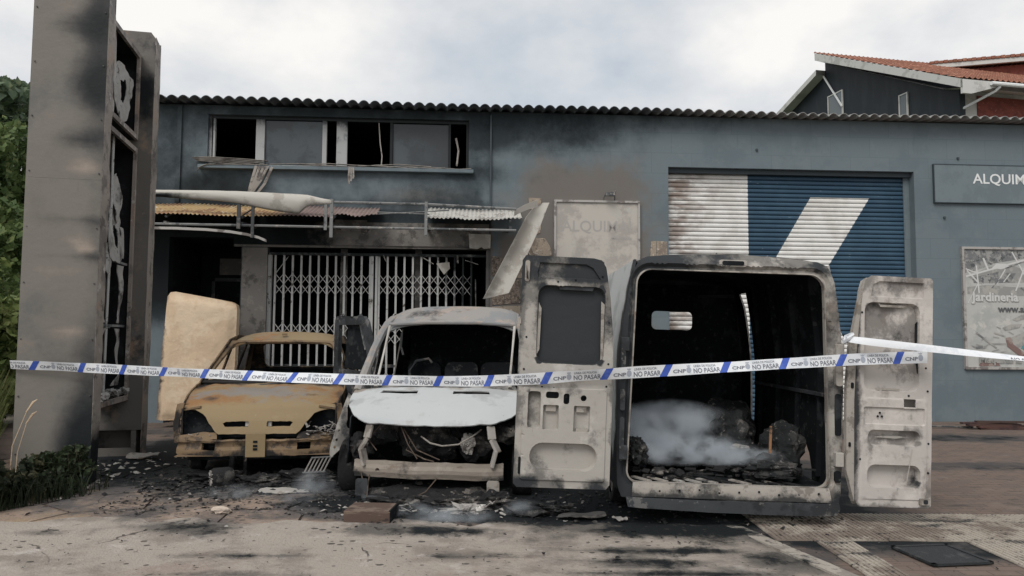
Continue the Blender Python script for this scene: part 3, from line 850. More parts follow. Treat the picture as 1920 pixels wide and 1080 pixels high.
for k, p in enumerate(([(6.68, 3.52), (6.75, 3.3), (6.86, 3.12)], [(6.74, 3.5), (6.84, 3.34), (6.9, 3.2), (7.0, 3.17)], [(6.7, 3.45), (6.72, 3.2), (6.8, 3.0)])):
    MB().tube([(s, -.04 - .01 * k, z) for s, z in p], .010, 5).build('loose_cable', M['cover'], bld, True)
for s, z in ((15.42, 5.22), (15.1, 4.02), (11.3, 5.3)):
    MB().box(s - .02, -.03, z - .02, s + .02, -.001, z + .02).build('wall_anchor', M['sign_edge'], bld)
# ------------------------------------------------------------------ signs on the wall (local: s along the wall, t towards the wall, z up)
def on_wall(name, label, cat, s, z, t=0.0):
    p = WROT @ Vector((s, t, z))
    return thing(name, label, cat, p, (0, 0, WY))
def lettering(name, body, size, mat, parent, x, z, y=-.004, bold=0.0, align='LEFT', depth=.0, shear=0.0, sx=1.0):
    vs, fs = text_geo(body, size, bold, align, shear)
    o = mesh_obj(name, [(v.x * sx, 0, v.y) for v in vs], fs, mat, parent, False, (x, y, z))
    if depth:
        m = o.modifiers.new('solid', 'SOLIDIFY'); m.thickness = depth; m.offset = -1
    return o

# blank scorched board
bd = on_wall('notice_board', 'pale heat faded board in thin metal frame with ghost lettering on sooty wall', 'sign board', 8.12, 2.5)
MB().box(-.79, -.05, .03, .79, -.02, 1.69).build('board_panel', M['board'], bd)
f = MB(); f.box(-.83, -.08, 1.69, .83, -.003, 1.73); f.box(-.83, -.08, 0, .83, -.003, .04); f.box(-.83, -.08, .04, -.79, -.003, 1.69); f.box(.79, -.08, .04, .83, -.003, 1.69)
f.build('frame', M['alu'], bd)
lettering('faded_lettering', 'ALQUIMAI', .30, M['faint'], bd, 0, 1.13, -.0525, .003, 'CENTER', sx=.98)
lettering('faded_lettering', 'Maquinaria', .09, M['faint'], bd, .28, .98, -.0525, .002, 'LEFT')
lm = MB(); lm.tube([(.12, -.02, 1.73), (.14, -.10, 1.82), (.28, -.16, 1.88), (.34, -.16, 1.86)], .012, 6); lm.tube([(.34, -.05, 1.72), (.34, -.14, 1.93)], .01, 6)
lm.box(.14, -.22, 1.80, .32, -.13, 1.86)
lm.build('broken_lamp', M['rail'], bd)

# blue grey name sign
ns = on_wall('name_sign', 'blue grey name panel with white capital letters high on the wall', 'sign', 14.88, 4.31)
MB().box(.012, -.05, .012, 3.2, -.003, .768).build('panel', M['sign_panel'], ns)
f = MB(); f.box(0, -.058, 0, .012, -.002, .78); f.box(.012, -.058, 0, 3.2, -.002, .012); f.box(.012, -.058, .768, 3.2, -.002, .78)
f.build('edge', M['sign_edge'], ns)
lettering('lettering', 'ALQUIMAI', .285, M['white'], ns, .81, .40, -.056, .003, 'LEFT', .004, sx=1.04)

# garden machinery poster
M['poster'] = mk('faded_poster_paper', (.44, .44, .42), [((.36, .37, .36), 1.2, .4, .7), ((.5, .49, .46), 3, .55, .75)], rough=.35, spec=.5)
M['poster_dark'] = mk('poster_print_grey', (.16, .165, .17), [((.30, .30, .29), 5, .4, .65), ((.08, .085, .09), 9, .58, .7)], rough=.35)
M['poster_mid'] = mk('poster_print_mid', (.27, .27, .26), [((.37, .36, .34), 4, .42, .66)], rough=.35)
M['poster_brown'] = mk('poster_print_brown', (.20, .13, .12), [((.3, .24, .22), 6, .45, .7)], rough=.35)
M['poster_teal'] = mk('poster_print_teal', (.10, .26, .27), [((.28, .36, .36), 4, .45, .7)], rough=.35)
M['poster_white'] = mk('poster_print_white', (.56, .56, .55), rough=.4)
M['poster_text'] = mk('poster_print_text', (.10, .105, .11), rough=.4)
po = on_wall('garden_poster', 'faded garden machinery poster in pale frame on the right hand wall', 'poster', 15.41, 1.02)
PW, PH = 2.3, 2.42
MB().box(.045, -.03, .045, PW - .045, -.003, PH - .045).build('poster_sheet', M['poster'], po)
f = MB(); f.box(0, -.06, PH - .045, PW, -.002, PH); f.box(0, -.06, 0, PW, -.002, .045); f.box(0, -.06, .045, .045, -.002, PH - .045); f.box(PW - .045, -.06, .045, PW, -.002, PH - .045)
f.build('frame', M['alu'], po)
layer = [0]
def print_poly(poly, mat):
    layer[0] += 1
    y = -.0302 - .0003 * layer[0]
    n = len(poly)
    mesh_obj('print', [(x, y, z) for x, z in poly], [tuple(range(n))], M[mat], po)
def print_line(a, b, w, mat):
    a, b = Vector(a), Vector(b); d = (b - a).normalized(); p = Vector((-d.y, d.x)) * w / 2
    print_poly([tuple(a - p), tuple(b - p), tuple(b + p), tuple(a + p)], mat)
rp = random.Random(5)
print_poly([(.05, PH - .05), (.05, 1.9), (.3, 1.95), (.7, 2.1), (1.3, 2.2), (2.25, 2.25), (2.25, PH - .05)], 'poster_dark')
print_poly([(.12, 1.82), (.55, 2.02), (1.0, 2.08), (1.35, 1.95), (1.3, 1.72), (.8, 1.66), (.3, 1.70)], 'poster_mid')
print_poly([(.2, 1.80), (.75, 1.93), (1.12, 1.90), (1.0, 1.72), (.5, 1.68), (.24, 1.70)], 'poster_dark')
print_poly([(.62, 2.0), (.72, 2.09), (.92, 2.09), (1.0, 2.02), (.8, 1.98)], 'poster_white')
print_poly([(1.45, 1.75), (1.55, 2.05), (1.9, 2.1), (1.92, 1.75), (1.7, 1.68)], 'poster_dark')
print_poly([(.1, 1.62), (.5, 1.66), (1.2, 1.62), (2.2, 1.70), (2.2, 1.50), (1.2, 1.45), (.1, 1.48)], 'poster_mid')
for a, b, w in (((.08, 1.83), (1.6, 2.25), .035), ((.1, 1.95), (.32, 1.72), .03), ((.45, 2.2), (.55, 1.95), .04), ((1.05, 2.33), (1.40, 1.68), .03), ((1.38, 2.2), (1.1, 1.55), .03),
                ((.3, 2.05), (.34, 1.5), .03), ((.9, 1.98), (.72, 1.7), .025), ((1.0, 1.9), (.85, 1.72), .02), ((.08, 1.98), (.3, 1.9), .025), ((.1, 1.3), (.34, 1.72), .02), ((.4, 1.68), (1.2, 1.69), .02)):
    print_line(a, b, w, 'poster_white')
for a, b, w in (((.6, 1.6), (.8, 1.8), .02), ((1.2, 1.62), (1.35, 1.5), .03), ((.9, 2.0), (1.7, 2.28), .02)): print_line(a, b, w, 'poster_dark')
lettering('lettering', 'Jardineria', .235, M['poster_mid'], po, .205, 1.335, -.0416, .006, 'LEFT', sx=1.06)
lettering('lettering', 'Jardineria', .235, M['poster_white'], po, .19, 1.35, -.0422, .006, 'LEFT', sx=1.06)
lettering('lettering', 'www.alquimai', .185, M['poster_text'], po, .72, 1.13, -.0416, .006, 'LEFT', sx=1.03)
print_poly([(1.0, .98), (1.2, 1.08), (1.35, 1.1), (1.28, 1.0), (1.1, .95)], 'poster_mid')
print_poly([(.8, .82), (.95, .88), (1.2, .9), (1.15, .82), (.85, .76)], 'poster_mid')
print_poly([(.9, .60), (1.2, .72), (1.5, .9), (1.45, .6), (1.1, .42), (.9, .5)], 'poster_mid')
print_line((.25, .72), (.5, .53), .035, 'poster_dark'); print_line((.5, .5), (.85, .5), .03, 'poster_mid'); print_line((.62, .72), (.85, .65), .03, 'poster_mid')
print_poly([(.85, .62), (.95, .64), (1.0, .5), (1.2, .35), (1.35, .2), (1.25, .18), (1.05, .32), (.88, .45)], 'poster_brown')
print_poly([(1.45, .95), (1.55, .88), (1.7, .88), (1.8, .98), (1.78, .72), (1.55, .58), (1.25, .38), (1.15, .42), (1.45, .7)], 'poster_teal')
print_line((1.3, .4), (1.75, .55), .05, 'poster_teal'); print_line((1.6, .58), (1.95, .48), .04, 'poster_mid')
print_poly([(.13, .47), (.25, .40), (.42, .41), (.5, .5), (.42, .46), (.28, .45)], 'poster_dark'); print_line((.48, .55), (.66, .42), .03, 'poster_mid')
print_poly([(.28, .10), (.4, .16), (.55, .17), (.68, .13), (.72, .07), (.3, .06)], 'poster_brown')
for i in range(14):
    a = (rp.uniform(.2, 1.9), rp.uniform(.2, .9)); print_line(a, (a[0] + rp.uniform(-.12, .15), a[1] + rp.uniform(-.06, .06)), .012, rp.choice(['poster_mid', 'poster_mid', 'poster_brown']))
lettering('lettering', 'Maquinaria', .2, M['poster_mid'], po, .28, .13, -.0505, .006, 'LEFT')

# ------------------------------------------------------------------ burnt totem sign
tot = thing('totem_sign', 'tall burnt grey metal totem sign with two pillars and empty light boxes', 'sign pylon', (-4.48, 8.05, 0), (0, 0, R(12.7)))
M['totem'] = mk('scorched_grey_sheet_metal', (.175, .162, .145), [((.125, .125, .12), .55, .38, .8), ((.215, .182, .155), .9, .5, .9, .7, (1, 1, 1.6)), ((.085, .083, .08), .6, .55, .95, .75, (.5, 1, 1.2)), ((.075, .072, .068), 2.6, .64, .95, .6, (1.2, 1, .25)), ((.26, .235, .21), 1.6, .68, .95, .4, (.6, 1, 1.4))],
                 [('pale', (.30, .25, .21), .1, 1.1, 2.2, .7), ('soot', (.035, .036, .038), .1, .8, 1.3, .3), ('soot', SOOT, .5, 1.0, 1.3, .35)], rough=.6, metal=0, bump=(1.6, .3, .03))
M['totem_edge'] = mk('scorched_pale_edge_metal', (.30, .265, .235), [((.17, .155, .145), 1.3, .4, .65), ((.34, .25, .2), 1.8, .56, .74, .7), ((.5, .48, .46), 4, .64, .74, .7), ((.09, .08, .075), 3, .58, .72, .8)],
                 [('soot', SOOT, .35, 1.0, 2, .5)], rough=.6, metal=.1, bump=(5, .4, .02))
M['totem_far'] = mk('rust_stained_sheet_metal', (.14, .13, .12), [((.055, .055, .055), 1.2, .42, .8), ((.27, .195, .14), 1.0, .48, .8, .9), ((.40, .34, .29), 2.4, .68, .95, .7)],
                 [('soot', SOOT, .3, 1.0, 1.6, .5)], rough=.6, metal=.1, bump=(3, .3, .02))
def st_near(u, v): return 1.15 * g2(u, v, -.10, .1, .30, .8) + .5 * g2(u, v, -.25, 3.72, .3, .14) + .5 * g2(u, v, -.12, 4.3, .3, .3) + .35 * g2(u, v, -.3, 5.0, .4, .15) + .35 * g2(u, v, -.2, 2.42, .45, .06) + .3 * g2(u, v, -.2, 2.82, .4, .05) + .34 * smooth(-.3, 0, u) + .45 * g2(u, v, -.15, 5.0, .25, .8) + .3 * g2(u, v, -.6, 3.0, .3, .5) + .3 * g2(u, v, -.35, 1.4, .4, .35)
# near pillar: buckled front skin, side skin, back
bz = lambda u, v: .010 * nz(u * .8, v * .5, 3) + .006 * nz(u, v, 7, 2.0)
def pale_near(u, v):
    p = 0.0
    for cu_, cv_, a_, b_, w_ in ((-.16, 3.42, .22, .10, .8), (-.2, 2.62, .24, .07, .6), (-.12, 2.52, .13, .05, .9), (-.42, 2.28, .32, .10, .5), (-.28, 1.62, .28, .09, .7), (-.5, 3.9, .25, .25, .3), (-.3, 5.2, .3, .2, .35), (-.3, 2.0, .3, .06, .45)):
        p = max(p, w_ * g2(u + .12 * (v - cv_), v, cu_, cv_, a_, b_))
    return p
for za_, zb_ in ((0, 3.2795), (3.281, 5.78)):
    sheet('pillar_front', [(-.74, za_), (0, za_), (0, zb_), (-.74, zb_)], M['totem'], tot, fn=lambda u, v: (u, bz(u, v), v), res=.08, thick=.004, attr={'soot': st_near, 'pale': pale_near})
ed = lambda v: .022 * nz(v * 1.5, 2.2, 0) + .012 * nz(v * 5, 8, 1)
sheet('pillar_side', [(0, 0), (.25, 0), (.25, 5.78), (0, 5.78)], M['totem_edge'], tot, fn=lambda u, v: (.003 + (ed(v) if u > .1 else .004 * nz(v * 4, 1, 1)), u + .004, v), res=.06, thick=.004, attr={'soot': lambda u, v: 1.1 * smooth(1.1, .1, v) + .3 * nz(u, v, 3, 1.2)})
MB().box(-.74, .25, 0, 0.0, .256, 5.78).build('pillar_back', M['totem_far'], tot)
MB().box(-.746, .006, 0, -.742, .248, 5.78).build('pillar_side', M['totem'], tot)
for k in range(9):
    for u_ in (-.71, -.03): MB().prism([(u_ + .008 * math.cos(t), .35 + .6 * k + .008 * math.sin(t)) for t in np.linspace(0, 6.283, 7)[:-1]], -.012, .004).build('rivet', M['rail_dark'], tot)
# far pillar with chamfered corner
st_far = lambda u, v: .35 * smooth(.75, .3, v) + .55 * g2(u, v, -.1, 4.7, .2, .6) + .30 + .5 * nz(u, v, 1, 1.3)
sheet('pillar_front', [(-.74, .34), (0, .34), (0, 5.68), (-.06, 5.76), (-.74, 5.76)], M['totem_far'], tot, fn=lambda u, v: (u, 2.05 + .008 * nz(u, v, 9, 1.2), v), res=.1, thick=.004, attr={'soot': st_far})
sheet('pillar_side', [(0, 0), (.30, 0), (.30, 5.66), (.05, 5.70), (0, 5.70)], M['totem_edge'], tot, fn=lambda u, v: (.004 + .01 * nz(v, u, 4, 3), 2.054 + u, v), res=.06, thick=.004, attr={'soot': lambda u, v: .35 + .4 * nz(u, v, 2, .8)})
m = MB(); m.box(-.74, 2.354, 0, .0, 2.36, 5.7); m.box(-.746, 2.06, 0, -.742, 2.35, 5.7); m.box(-.74, 2.06, 5.755, -.06, 2.35, 5.762); m.box(-.74, 2.05, 0, -.68, 2.35, .33); m.box(-.12, 2.05, 0, -.06, 2.35, .335); m.box(-.68, 2.05, 0, -.12, 2.11, .1)
m.build('pillar_back', M['totem_far'], tot)
MB().box(-.66, 1.98, 5.62, -.645, 2.04, 5.85).build('lifting_bolt', M['rail_dark'], tot)
# light boxes between the pillars; faces look along +x
def light_box(z0_, z1_, seed):
    r_ = random.Random(seed)
    o = MB(); xf = -.20; xb = -.62
    o.box(xb, .262, z0_, xb + .01, 2.04, z1_)
    b = o.build('box_back', M['black_int'], tot)
    o = MB(); o.box(xb + .01, .262, z1_ - .012, xf - .01, 2.04, z1_); o.box(xb + .01, .262, z0_, xf - .01, 2.04, z0_ + .012); o.box(xb + .01, 2.028, z0_ + .012, xf - .01, 2.04, z1_ - .012)
    o.build('box_shell', M['black'], tot)
    o = MB(); w = .06
    o.box(xf - .01, .262, z1_ - w, xf + .03, 2.04, z1_ + .002); o.box(xf - .01, .262, z0_ - .002, xf + .03, 2.04, z0_ + w)
    o.box(xf - .01, 2.04 - w, z0_ + w, xf + .03, 2.04, z1_ - w); o.box(xf - .01, .262, z0_ + w, xf + .03, .30, z1_ - w)
    o.build('box_frame', M['totem_edge'], tot)
    n = 3 if z1_ - z0_ > 2 else 1
    for k in range(n if n > 1 else 0):
        z = z0_ + (z1_ - z0_) * (.28 * (k + 1)) ; MB().box(-.46, .27, z, -.42, 2.03, z + .035).build('cross_bar', M['rail'], tot)
    for y in ((1.2,) if n == 1 else (1.3,)):
        MB().tube([(-.27, y, z0_ + .02), (-.265, y + .015, (z0_ + z1_) / 2), (-.27, y, z1_ - .02)], .018, 6).build('lamp_tube', M['gate'], tot)
def melt(yc, zc, ry, rz, seed, mat='ash', x=-.23, hole=True):
    r_ = random.Random(seed)
    def ring(k, sd):
        out = []
        for i in range(36):
            a = 2 * math.pi * i / 36
            d = 1 + .28 * noise.noise(Vector((math.cos(a) * 1.7 + sd, math.sin(a) * 1.7, sd))) + .12 * noise.noise(Vector((math.cos(a) * 5, math.sin(a) * 5 + sd, sd)))
            out.append((yc + ry * k * d * math.cos(a), zc + rz * k * d * math.sin(a)))
        return out
    hs = [[(y * .75 + yc * .25, z) for y, z in ring(.4, seed + 4)]] if hole else []
    sheet('melted_panel', ring(1, seed), M[mat], tot, fn=lambda u, v: (x + .05 * nz(u, v, seed, 2.2) + .02 * nz(u, v, seed, 9), u, v), holes=hs, res=.045, thick=.008)
light_box(4.24, 5.42, 1); light_box(.74, 4.12, 2)
M['melt_w'] = mk('melted_white_acrylic', (.36, .35, .335), [((.20, .195, .185), 3, .42, .75), ((.07, .065, .06), 6, .54, .8)], rough=.7, bump=(14, .5, .02))
melt(1.48, 4.74, .40, .36, 3, 'melt_w')
melt(1.5, 3.35, .16, .32, 9, 'melt_w', -.24, False); melt(1.45, 2.85, .30, .36, 12, 'melt_w', -.24); melt(1.15, 2.55, .18, .2, 15, 'melt_w', -.24, False)
def frill(z0_, z1_, yc, seed, w=.10):
    # curled remains of the acrylic along an opening
    out = []
    for side in (-1, 1):
        poly = []
        n = 26
        for i in range(n + 1):
            z = z0_ + (z1_ - z0_) * i / n; poly.append((yc + side * (.42 + .03 * noise.noise(Vector((z * 5, seed, side)))), z))
        for i in range(n, -1, -1):
            z = z0_ + (z1_ - z0_) * i / n; poly.append((yc + side * (.42 - w * (1 + .9 * noise.noise(Vector((z * 6, seed + 3, side))) + 1.2 * (abs(i / n - .5) * 2) ** 4)), z))
        sheet('melted_panel', poly, M['melt_w'], tot, fn=lambda u, v: (-.25 + .04 * nz(u, v, seed, 4), u, v), res=.05, thick=.01)
frill(1.75, 2.5, 1.42, 21); frill(.95, 1.68, 1.42, 25); frill(2.6, 3.0, 1.42, 29)
for z in (1.70, 2.52):
    MB().box(-.28, .27, z, -.24, 2.03, z + .03).build('cross_bar', M['rail'], tot)
for k in range(26):
    y, z = rp.uniform(.8, 1.95), .80 + rp.uniform(0, .07)
    lump('melted_residue', M['melt_w'], tot, (rp.uniform(-.5, -.2), y, z), (.05, .11, .05), .6, k * 3.1, 2, 2.5)
# a strip of bent flashing and rubble at the foot
M['rubble_w'] = mk('pale_rubble', (.5, .48, .44), [((.3, .27, .24), 6, .45, .7)], rough=.9, bump=(30, .5))

# ------------------------------------------------------------------ mattress leaning in the entrance
M['mattress'] = mk('scorched_cream_padding', (.58, .44, .305), [((.64, .51, .37), 1.4, .42, .66), ((.42, .33, .215), 1.6, .6, .9, .8, (1, 1, 1.6)), ((.25, .2, .14), 5, .78, .95, .5)], [('soot', (.06, .05, .045), .4, .95, 4, .5)], rough=.85, bump=(9, .5, .02))
mat_ = thing('mattress', 'scorched cream mattress with rounded corners leaning upright in the dark entrance', 'mattress', (-6.12, 13.0, 0.13), (R(-4), 0, R(3)))
mo = [(0.0, 0.02), (.06, 0), (1.18, .02), (1.24, .06), (1.28, 1.0), (1.27, 1.93), (1.25, 2.02), (1.17, 2.07), (.20, 2.24), (.11, 2.23), (.06, 2.15), (.02, 1.2)]
def mat_fn(u, v):
    eb = min(u - .03 * min(1, v / 2.2), 1.26 - u, v, 2.23 - .16 * u - v)
    return (u, -.06 * smooth(0, .14, eb) - .022 * nz(u, v, 4, 1.6) - .022 * abs(nz(u * .8 + v * .45, v * 1.9 - u * .6, 4, 1.3)) - .008 * nz(u, v, 1, 6), v)
sheet('cover_face', mo, M['mattress'], mat_, fn=mat_fn, res=.05, attr={'soot': lambda u, v: .62 * smooth(.07, .0, abs(nz(u * .8 + v * .45, v * 1.9 - u * .6, 4, 1.3))) * smooth(1.3, .2, abs(v - 1.3)) * .6 + .75 * smooth(.20, .0, u) + .8 * smooth(.35, 0, v) * smooth(.0, .5, u) * .6 + .4 * smooth(.10, .0, 1.27 - u)})  # scorched edges; crease lines carry painted shade along the folds
mm = MB(); n_ = len(mo); mm.add([(x, 0, z) for x, z in mo] + [(x, .17, z) for x, z in mo], [tuple(range(2 * n_ - 1, n_ - 1, -1))] + [(i, (i + 1) % n_, (i + 1) % n_ + n_, i + n_) for i in range(n_)])
mm.build('side_band', M['mattress'], mat_)

# fallen white panel leaning from the canopy corner to the wall foot
fp = on_wall('fallen_panel', 'bent whitish plastic panel hanging diagonally off the canopy corner', 'plastic panel', 6.75, 3.75, -.75)
def fpn(u, v):     # u across 0..0.36, v along 0..1
    tw = smooth(0, .35, v)
    x = (.10 - .88 * v) + (u - .05) * (1.0 + .1 * tw)
    return (x, -.05 + .55 * v * .4 + .07 * math.sin(u / .34 * math.pi), .28 - 1.72 * v + (u - .15) * .30)
sheet('panel', [(0, .12), (.06, .02), (.2, 0), (.34, .03), (.40, .5), (.44, 1.0), (.0, .985), (0, .5)], M['cover'], fp, fn=fpn, res=.05, thick=.008, attr={'soot': lambda u, v: .25 * smooth(.6, 1, v)})
sheet('curled_strip', [(0, 0), (.42, 0), (.42, .12), (0, .09)], M['cover'], fp, fn=lambda u, v: (-.28 + u * 1.0, -.10 - v * .4, .02 + u * .62 - 0.5 * u * u + v), res=.05, thick=.006)
# ------------------------------------------------------------------ burnt vehicles: shared materials
M['v_ash'] = mk('burnt_ash_grey_steel', (.37, .35, .322), [((.47, .45, .42), 1.8, .42, .8), ((.21, .18, .155), 2.4, .5, .85, .9, (1, 1, .6)), ((.30, .20, .125), 1.5, .6, .95, .6), ((.52, .50, .47), 5, .70, 1.0, .35), ((.09, .085, .08), 3.2, .70, .95, .8, (1.3, 1, .45)), ((.55, .53, .50), 12, .76, .95, .4), ((.12, .11, .105), 14, .74, .92, .8), ((.14, .13, .12), 1.6, .62, .95, .7)],
                [('soot', (.10, .095, .09), .12, .6, 4.5, .9, .75), ('soot', (.028, .032, .036), .35, .85, 3.0, .9)], rough=.75, metal=.0, bump=(22, .3, .006))
M['v_pink'] = mk('burnt_pinkish_ash_steel', (.47, .44, .415), [((.56, .525, .49), 1.6, .42, .8), ((.25, .215, .195), 2.2, .5, .85, .9, (1, 1, .6)), ((.10, .095, .09), 3.0, .72, .95, .75, (1.3, 1, .45)), ((.55, .53, .50), 12, .76, .95, .35), ((.15, .14, .135), 26, .72, .9, .5), ((.17, .155, .15), 1.8, .66, .95, .6)],
                [('soot', (.14, .128, .12), .12, .6, 4.5, .9, .75), ('soot', (.035, .037, .04), .38, .9, 3.0, .9)], rough=.78, bump=(22, .3, .006))
M['v_dark'] = mk('burnt_dark_steel', (.045, .05, .055), [((.025, .027, .03), 2, .4, .66), ((.16, .155, .15), 7, .6, .74, .7), ((.3, .3, .3), 30, .80, .86, .7)], [('pale', (.27, .255, .235), .3, .8, 4, .6)], rough=.75, bump=(22, .3, .006))
M['v_side'] = mk('smoked_white_van_paint', (.5, .52, .52), [((.34, .36, .36), 1.2, .4, .7)], [('soot', (.03, .033, .036), .3, .8, 2.5, .5)], rough=.4)
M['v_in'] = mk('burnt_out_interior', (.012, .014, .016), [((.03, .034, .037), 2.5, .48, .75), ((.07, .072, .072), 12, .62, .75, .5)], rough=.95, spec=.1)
M['v_lip'] = mk('pale_scorched_lip', (.34, .315, .285), [((.2, .18, .16), 5, .45, .7), ((.3, .17, .08), 2, .6, .8, .7)], [('soot', (.05, .05, .05), .2, .85, 4, 1.0)], rough=.8, bump=(25, .4, .006))
M['v_beam'] = mk('burnt_brownish_beam_steel', (.27, .235, .2), [((.33, .295, .26), 3, .42, .8), ((.17, .13, .105), 4, .52, .85, .9, (.5, 1, 1.5)), ((.09, .08, .075), 9, .68, .95, .8)], [('soot', (.04, .04, .04), .2, .85, 4, 1.0)], rough=.8, bump=(25, .4, .006))
M['ochre'] = mk('burnt_ochre_steel', (.255, .19, .108), [((.30, .235, .15), 1.6, .42, .8), ((.30, .15, .06), 1.7, .46, .85, .85), ((.21, .17, .13), 2.6, .56, .9, .8), ((.13, .095, .07), 4.5, .68, .95, .8), ((.42, .36, .28), 16, .74, .94, .4)],
                 [('rust', (.25, .125, .05), .25, .95, 4, .9, .85), ('grey', (.22, .20, .18), .2, .8, 6, .9), ('soot', (.10, .07, .05), .12, .6, 4, .8, .8), ('soot', (.022, .02, .019), .4, .9, 4, .8)], rough=.75, bump=(20, .35, .006))
M['ochre_d'] = mk('burnt_brown_steel', (.19, .132, .08), [((.26, .185, .115), 2, .42, .66), ((.2, .1, .045), 2, .52, .74, .8), ((.075, .06, .05), 6, .55, .75, .9)], [('soot', (.02, .018, .017), .25, .85, 4, .9)], rough=.8, bump=(20, .4, .006))
M['v_roof'] = mk('burnt_grey_roof_steel', (.27, .255, .24), [((.22, .225, .23), 1.5, .42, .66), ((.36, .295, .25), 2.4, .54, .74, .7), ((.55, .53, .50), 9, .78, .86, .8), ((.15, .14, .13), 9, .68, .9, .6), ((.33, .25, .2), 1.5, .55, .9, .7)], [('soot', (.05, .05, .052), .2, .85, 3.5, .9)], rough=.75, bump=(20, .3, .006))
M['bonnet'] = mk('heat_bleached_white_bonnet', (.455, .475, .48), [((.37, .38, .385), 1.6, .42, .7), ((.34, .31, .28), 2.2, .66, .95, .7), ((.16, .15, .14), 20, .80, .86, .8, (1, 1.6, 1))], [('soot', (.25, .22, .19), .3, .9, 4, .6)], rough=.55, bump=(12, .12, .006))
M['tyre'] = mk('burnt_tyre', (.016, .016, .017), [((.05, .048, .046), 8, .5, .75)], rough=.95, bump=(30, .6))
M['rim'] = mk('burnt_wheel_steel', (.10, .095, .09), [((.2, .17, .14), 4, .5, .75)], rough=.8)

def wheel(parent, x, y, z, r, w, side, with_tyre=True):
    t = MB(); mt = Matrix.Translation((0, 0, 0))
    if with_tyre: t.lathe([(r * .66, -w / 2), (r * .93, -w / 2), (r, -w * .36), (r, w * .36), (r * .93, w / 2), (r * .66, w / 2)], 28)
    else: t.lathe([(r * .60, -w * .35), (r * .66, -w * .3), (r * .66, w * .3), (r * .60, w * .35)], 28)
    o = t.build('wheel', M['tyre'], parent, True, 0, (x, y, z))
    t = MB(); t.lathe([(r * .65, -w * .42), (r * .6, -w * .3), (r * .56, w * .05 * side), (r * .25, w * .12 * side), (.001, w * .15 * side)], 28)
    t.build('rim', M['rim'], o, True)
    return o

def door_panel(name, parent, outline, recesses, holes, mat, wobble, attr, thick, res=.028):
    """recesses: (loop, depth, edge). Depth pushes away from the viewer (+y)."""
    cre = []
    for lp, d, eg in recesses: cre += [lp, shrink(lp, eg)]
    arrs = [(np.array(lp), np.array(shrink(lp, eg * .98)), lp, shrink(lp, eg), d) for lp, d, eg in recesses]
    def depth(u, v):
        y = 0.0
        p = np.array([[u, v]])
        for _, _, lp, inn, d in arrs:
            if inside(p, inn)[0] : y += d
            else:
                # on the inner loop itself counts as inside
                m = min((u - a[0]) ** 2 + (v - a[1]) ** 2 for a in dens(inn))
                if m < 1e-6: y += d
        return y
    def fn(u, v): 
        return (u, depth(u, v) + wobble(u, v), v)
    return sheet(name, outline, mat, parent, fn=fn, holes=holes, creases=cre, res=res, thick=thick, attr=attr)
_dens = {}
def dens(loop):
    k = id(loop)
    if k not in _dens:
        out = []
        for i in range(len(loop)):
            a, b = loop[i], loop[(i + 1) % len(loop)]
            m = max(1, int(math.ceil(math.dist(a, b) / (.028 * 1.2))))
            for j in range(m): out.append((a[0] + (b[0] - a[0]) * j / m, a[1] + (b[1] - a[1]) * j / m))
        _dens[k] = (loop, out)
    return _dens[k][1]

# ------------------------------------------------------------------ big panel van, rear towards the viewer
VX, VY = 1.875, 6.5
van = thing('panel_van', 'gutted high roof panel van seen from behind with both rear doors swung open', 'van', (VX, VY, -.03), (0, R(1.6), 0))
def bx(z):       # half width of the body at height z
    if z < 1.3: return .985 - .02 * ((1.3 - z) / 1.1) ** 2
    return .985 - .115 * ((z - 1.3) / .95) ** 1.6
outer = [(-.93, .24), (.95, .24), (.965, .34)]
outer += [(bx(z), z) for z in (.6, .9, 1.2, 1.5, 1.8, 2.0, 2.15)]
outer += [(.855, 2.235), (.82, 2.29), (.75, 2.325), (.5, 2.352), (.2, 2.365), (0, 2.368), (-.2, 2.365), (-.5, 2.352), (-.75, 2.325), (-.82, 2.29), (-.855, 2.235)]
outer += [(-bx(z), z) for z in (2.15, 2.0, 1.8, 1.5, 1.2, .9, .6)] + [(-.965, .34)]
def open_loop(d):
    l = []
    for cx, cz, a0 in ((.862 - .10, .36 + .10, -90), (.80 - .12, 2.21 - .12, 0), (-.835 + .12, 2.21 - .12, 90), (-.895 + .10, .36 + .10, 180)):
        r_ = (.10 if cz < 1 else .13) + d
        for k in range(7):
            a = R(a0 + 90 * k / 6); l.append((cx + r_ * math.cos(a), cz + r_ * math.sin(a)))
    return l
op0, op1 = open_loop(0), open_loop(.05)
def vf(u, v):
    y = .05 * (abs(u) / .97) ** 8 + .07 * smooth(2.26, 2.37, v) + .006 * nz(u, v, 2, 5)
    # the jamb is stepped in around the opening
    if min((u - a[0]) ** 2 + (v - a[1]) ** 2 for a in op0d) < .034 ** 2: y += .035
    return (u, y, v)
op0d = [(a[0] + (b[0] - a[0]) * t / 60, a[1] + (b[1] - a[1]) * t / 60) for a, b in zip(op0, op0[1:] + op0[:1]) for t in range(0, 60, 1 if math.dist(a, b) > .2 else 30)]
def v_soot(u, v):
    if u < -.6: return .85 + .2 * smooth(-.88, -.94, u)
    s = .45 * smooth(2.15, 2.3, v) + .32 + .6 * nz(u, v, 5, 2) + .45 * smooth(.36, .26, v)
    if v > 2.1: s += .6 * smooth(-.3, -.75, u)
    if u > .7: s += .15
    return s
sheet('rear_frame', rag(outer, .006, .05, 3), M['v_ash'], van, fn=vf, holes=[op0], creases=[op1, open_loop(.02)], res=.04, thick=.035, attr={'soot': v_soot})
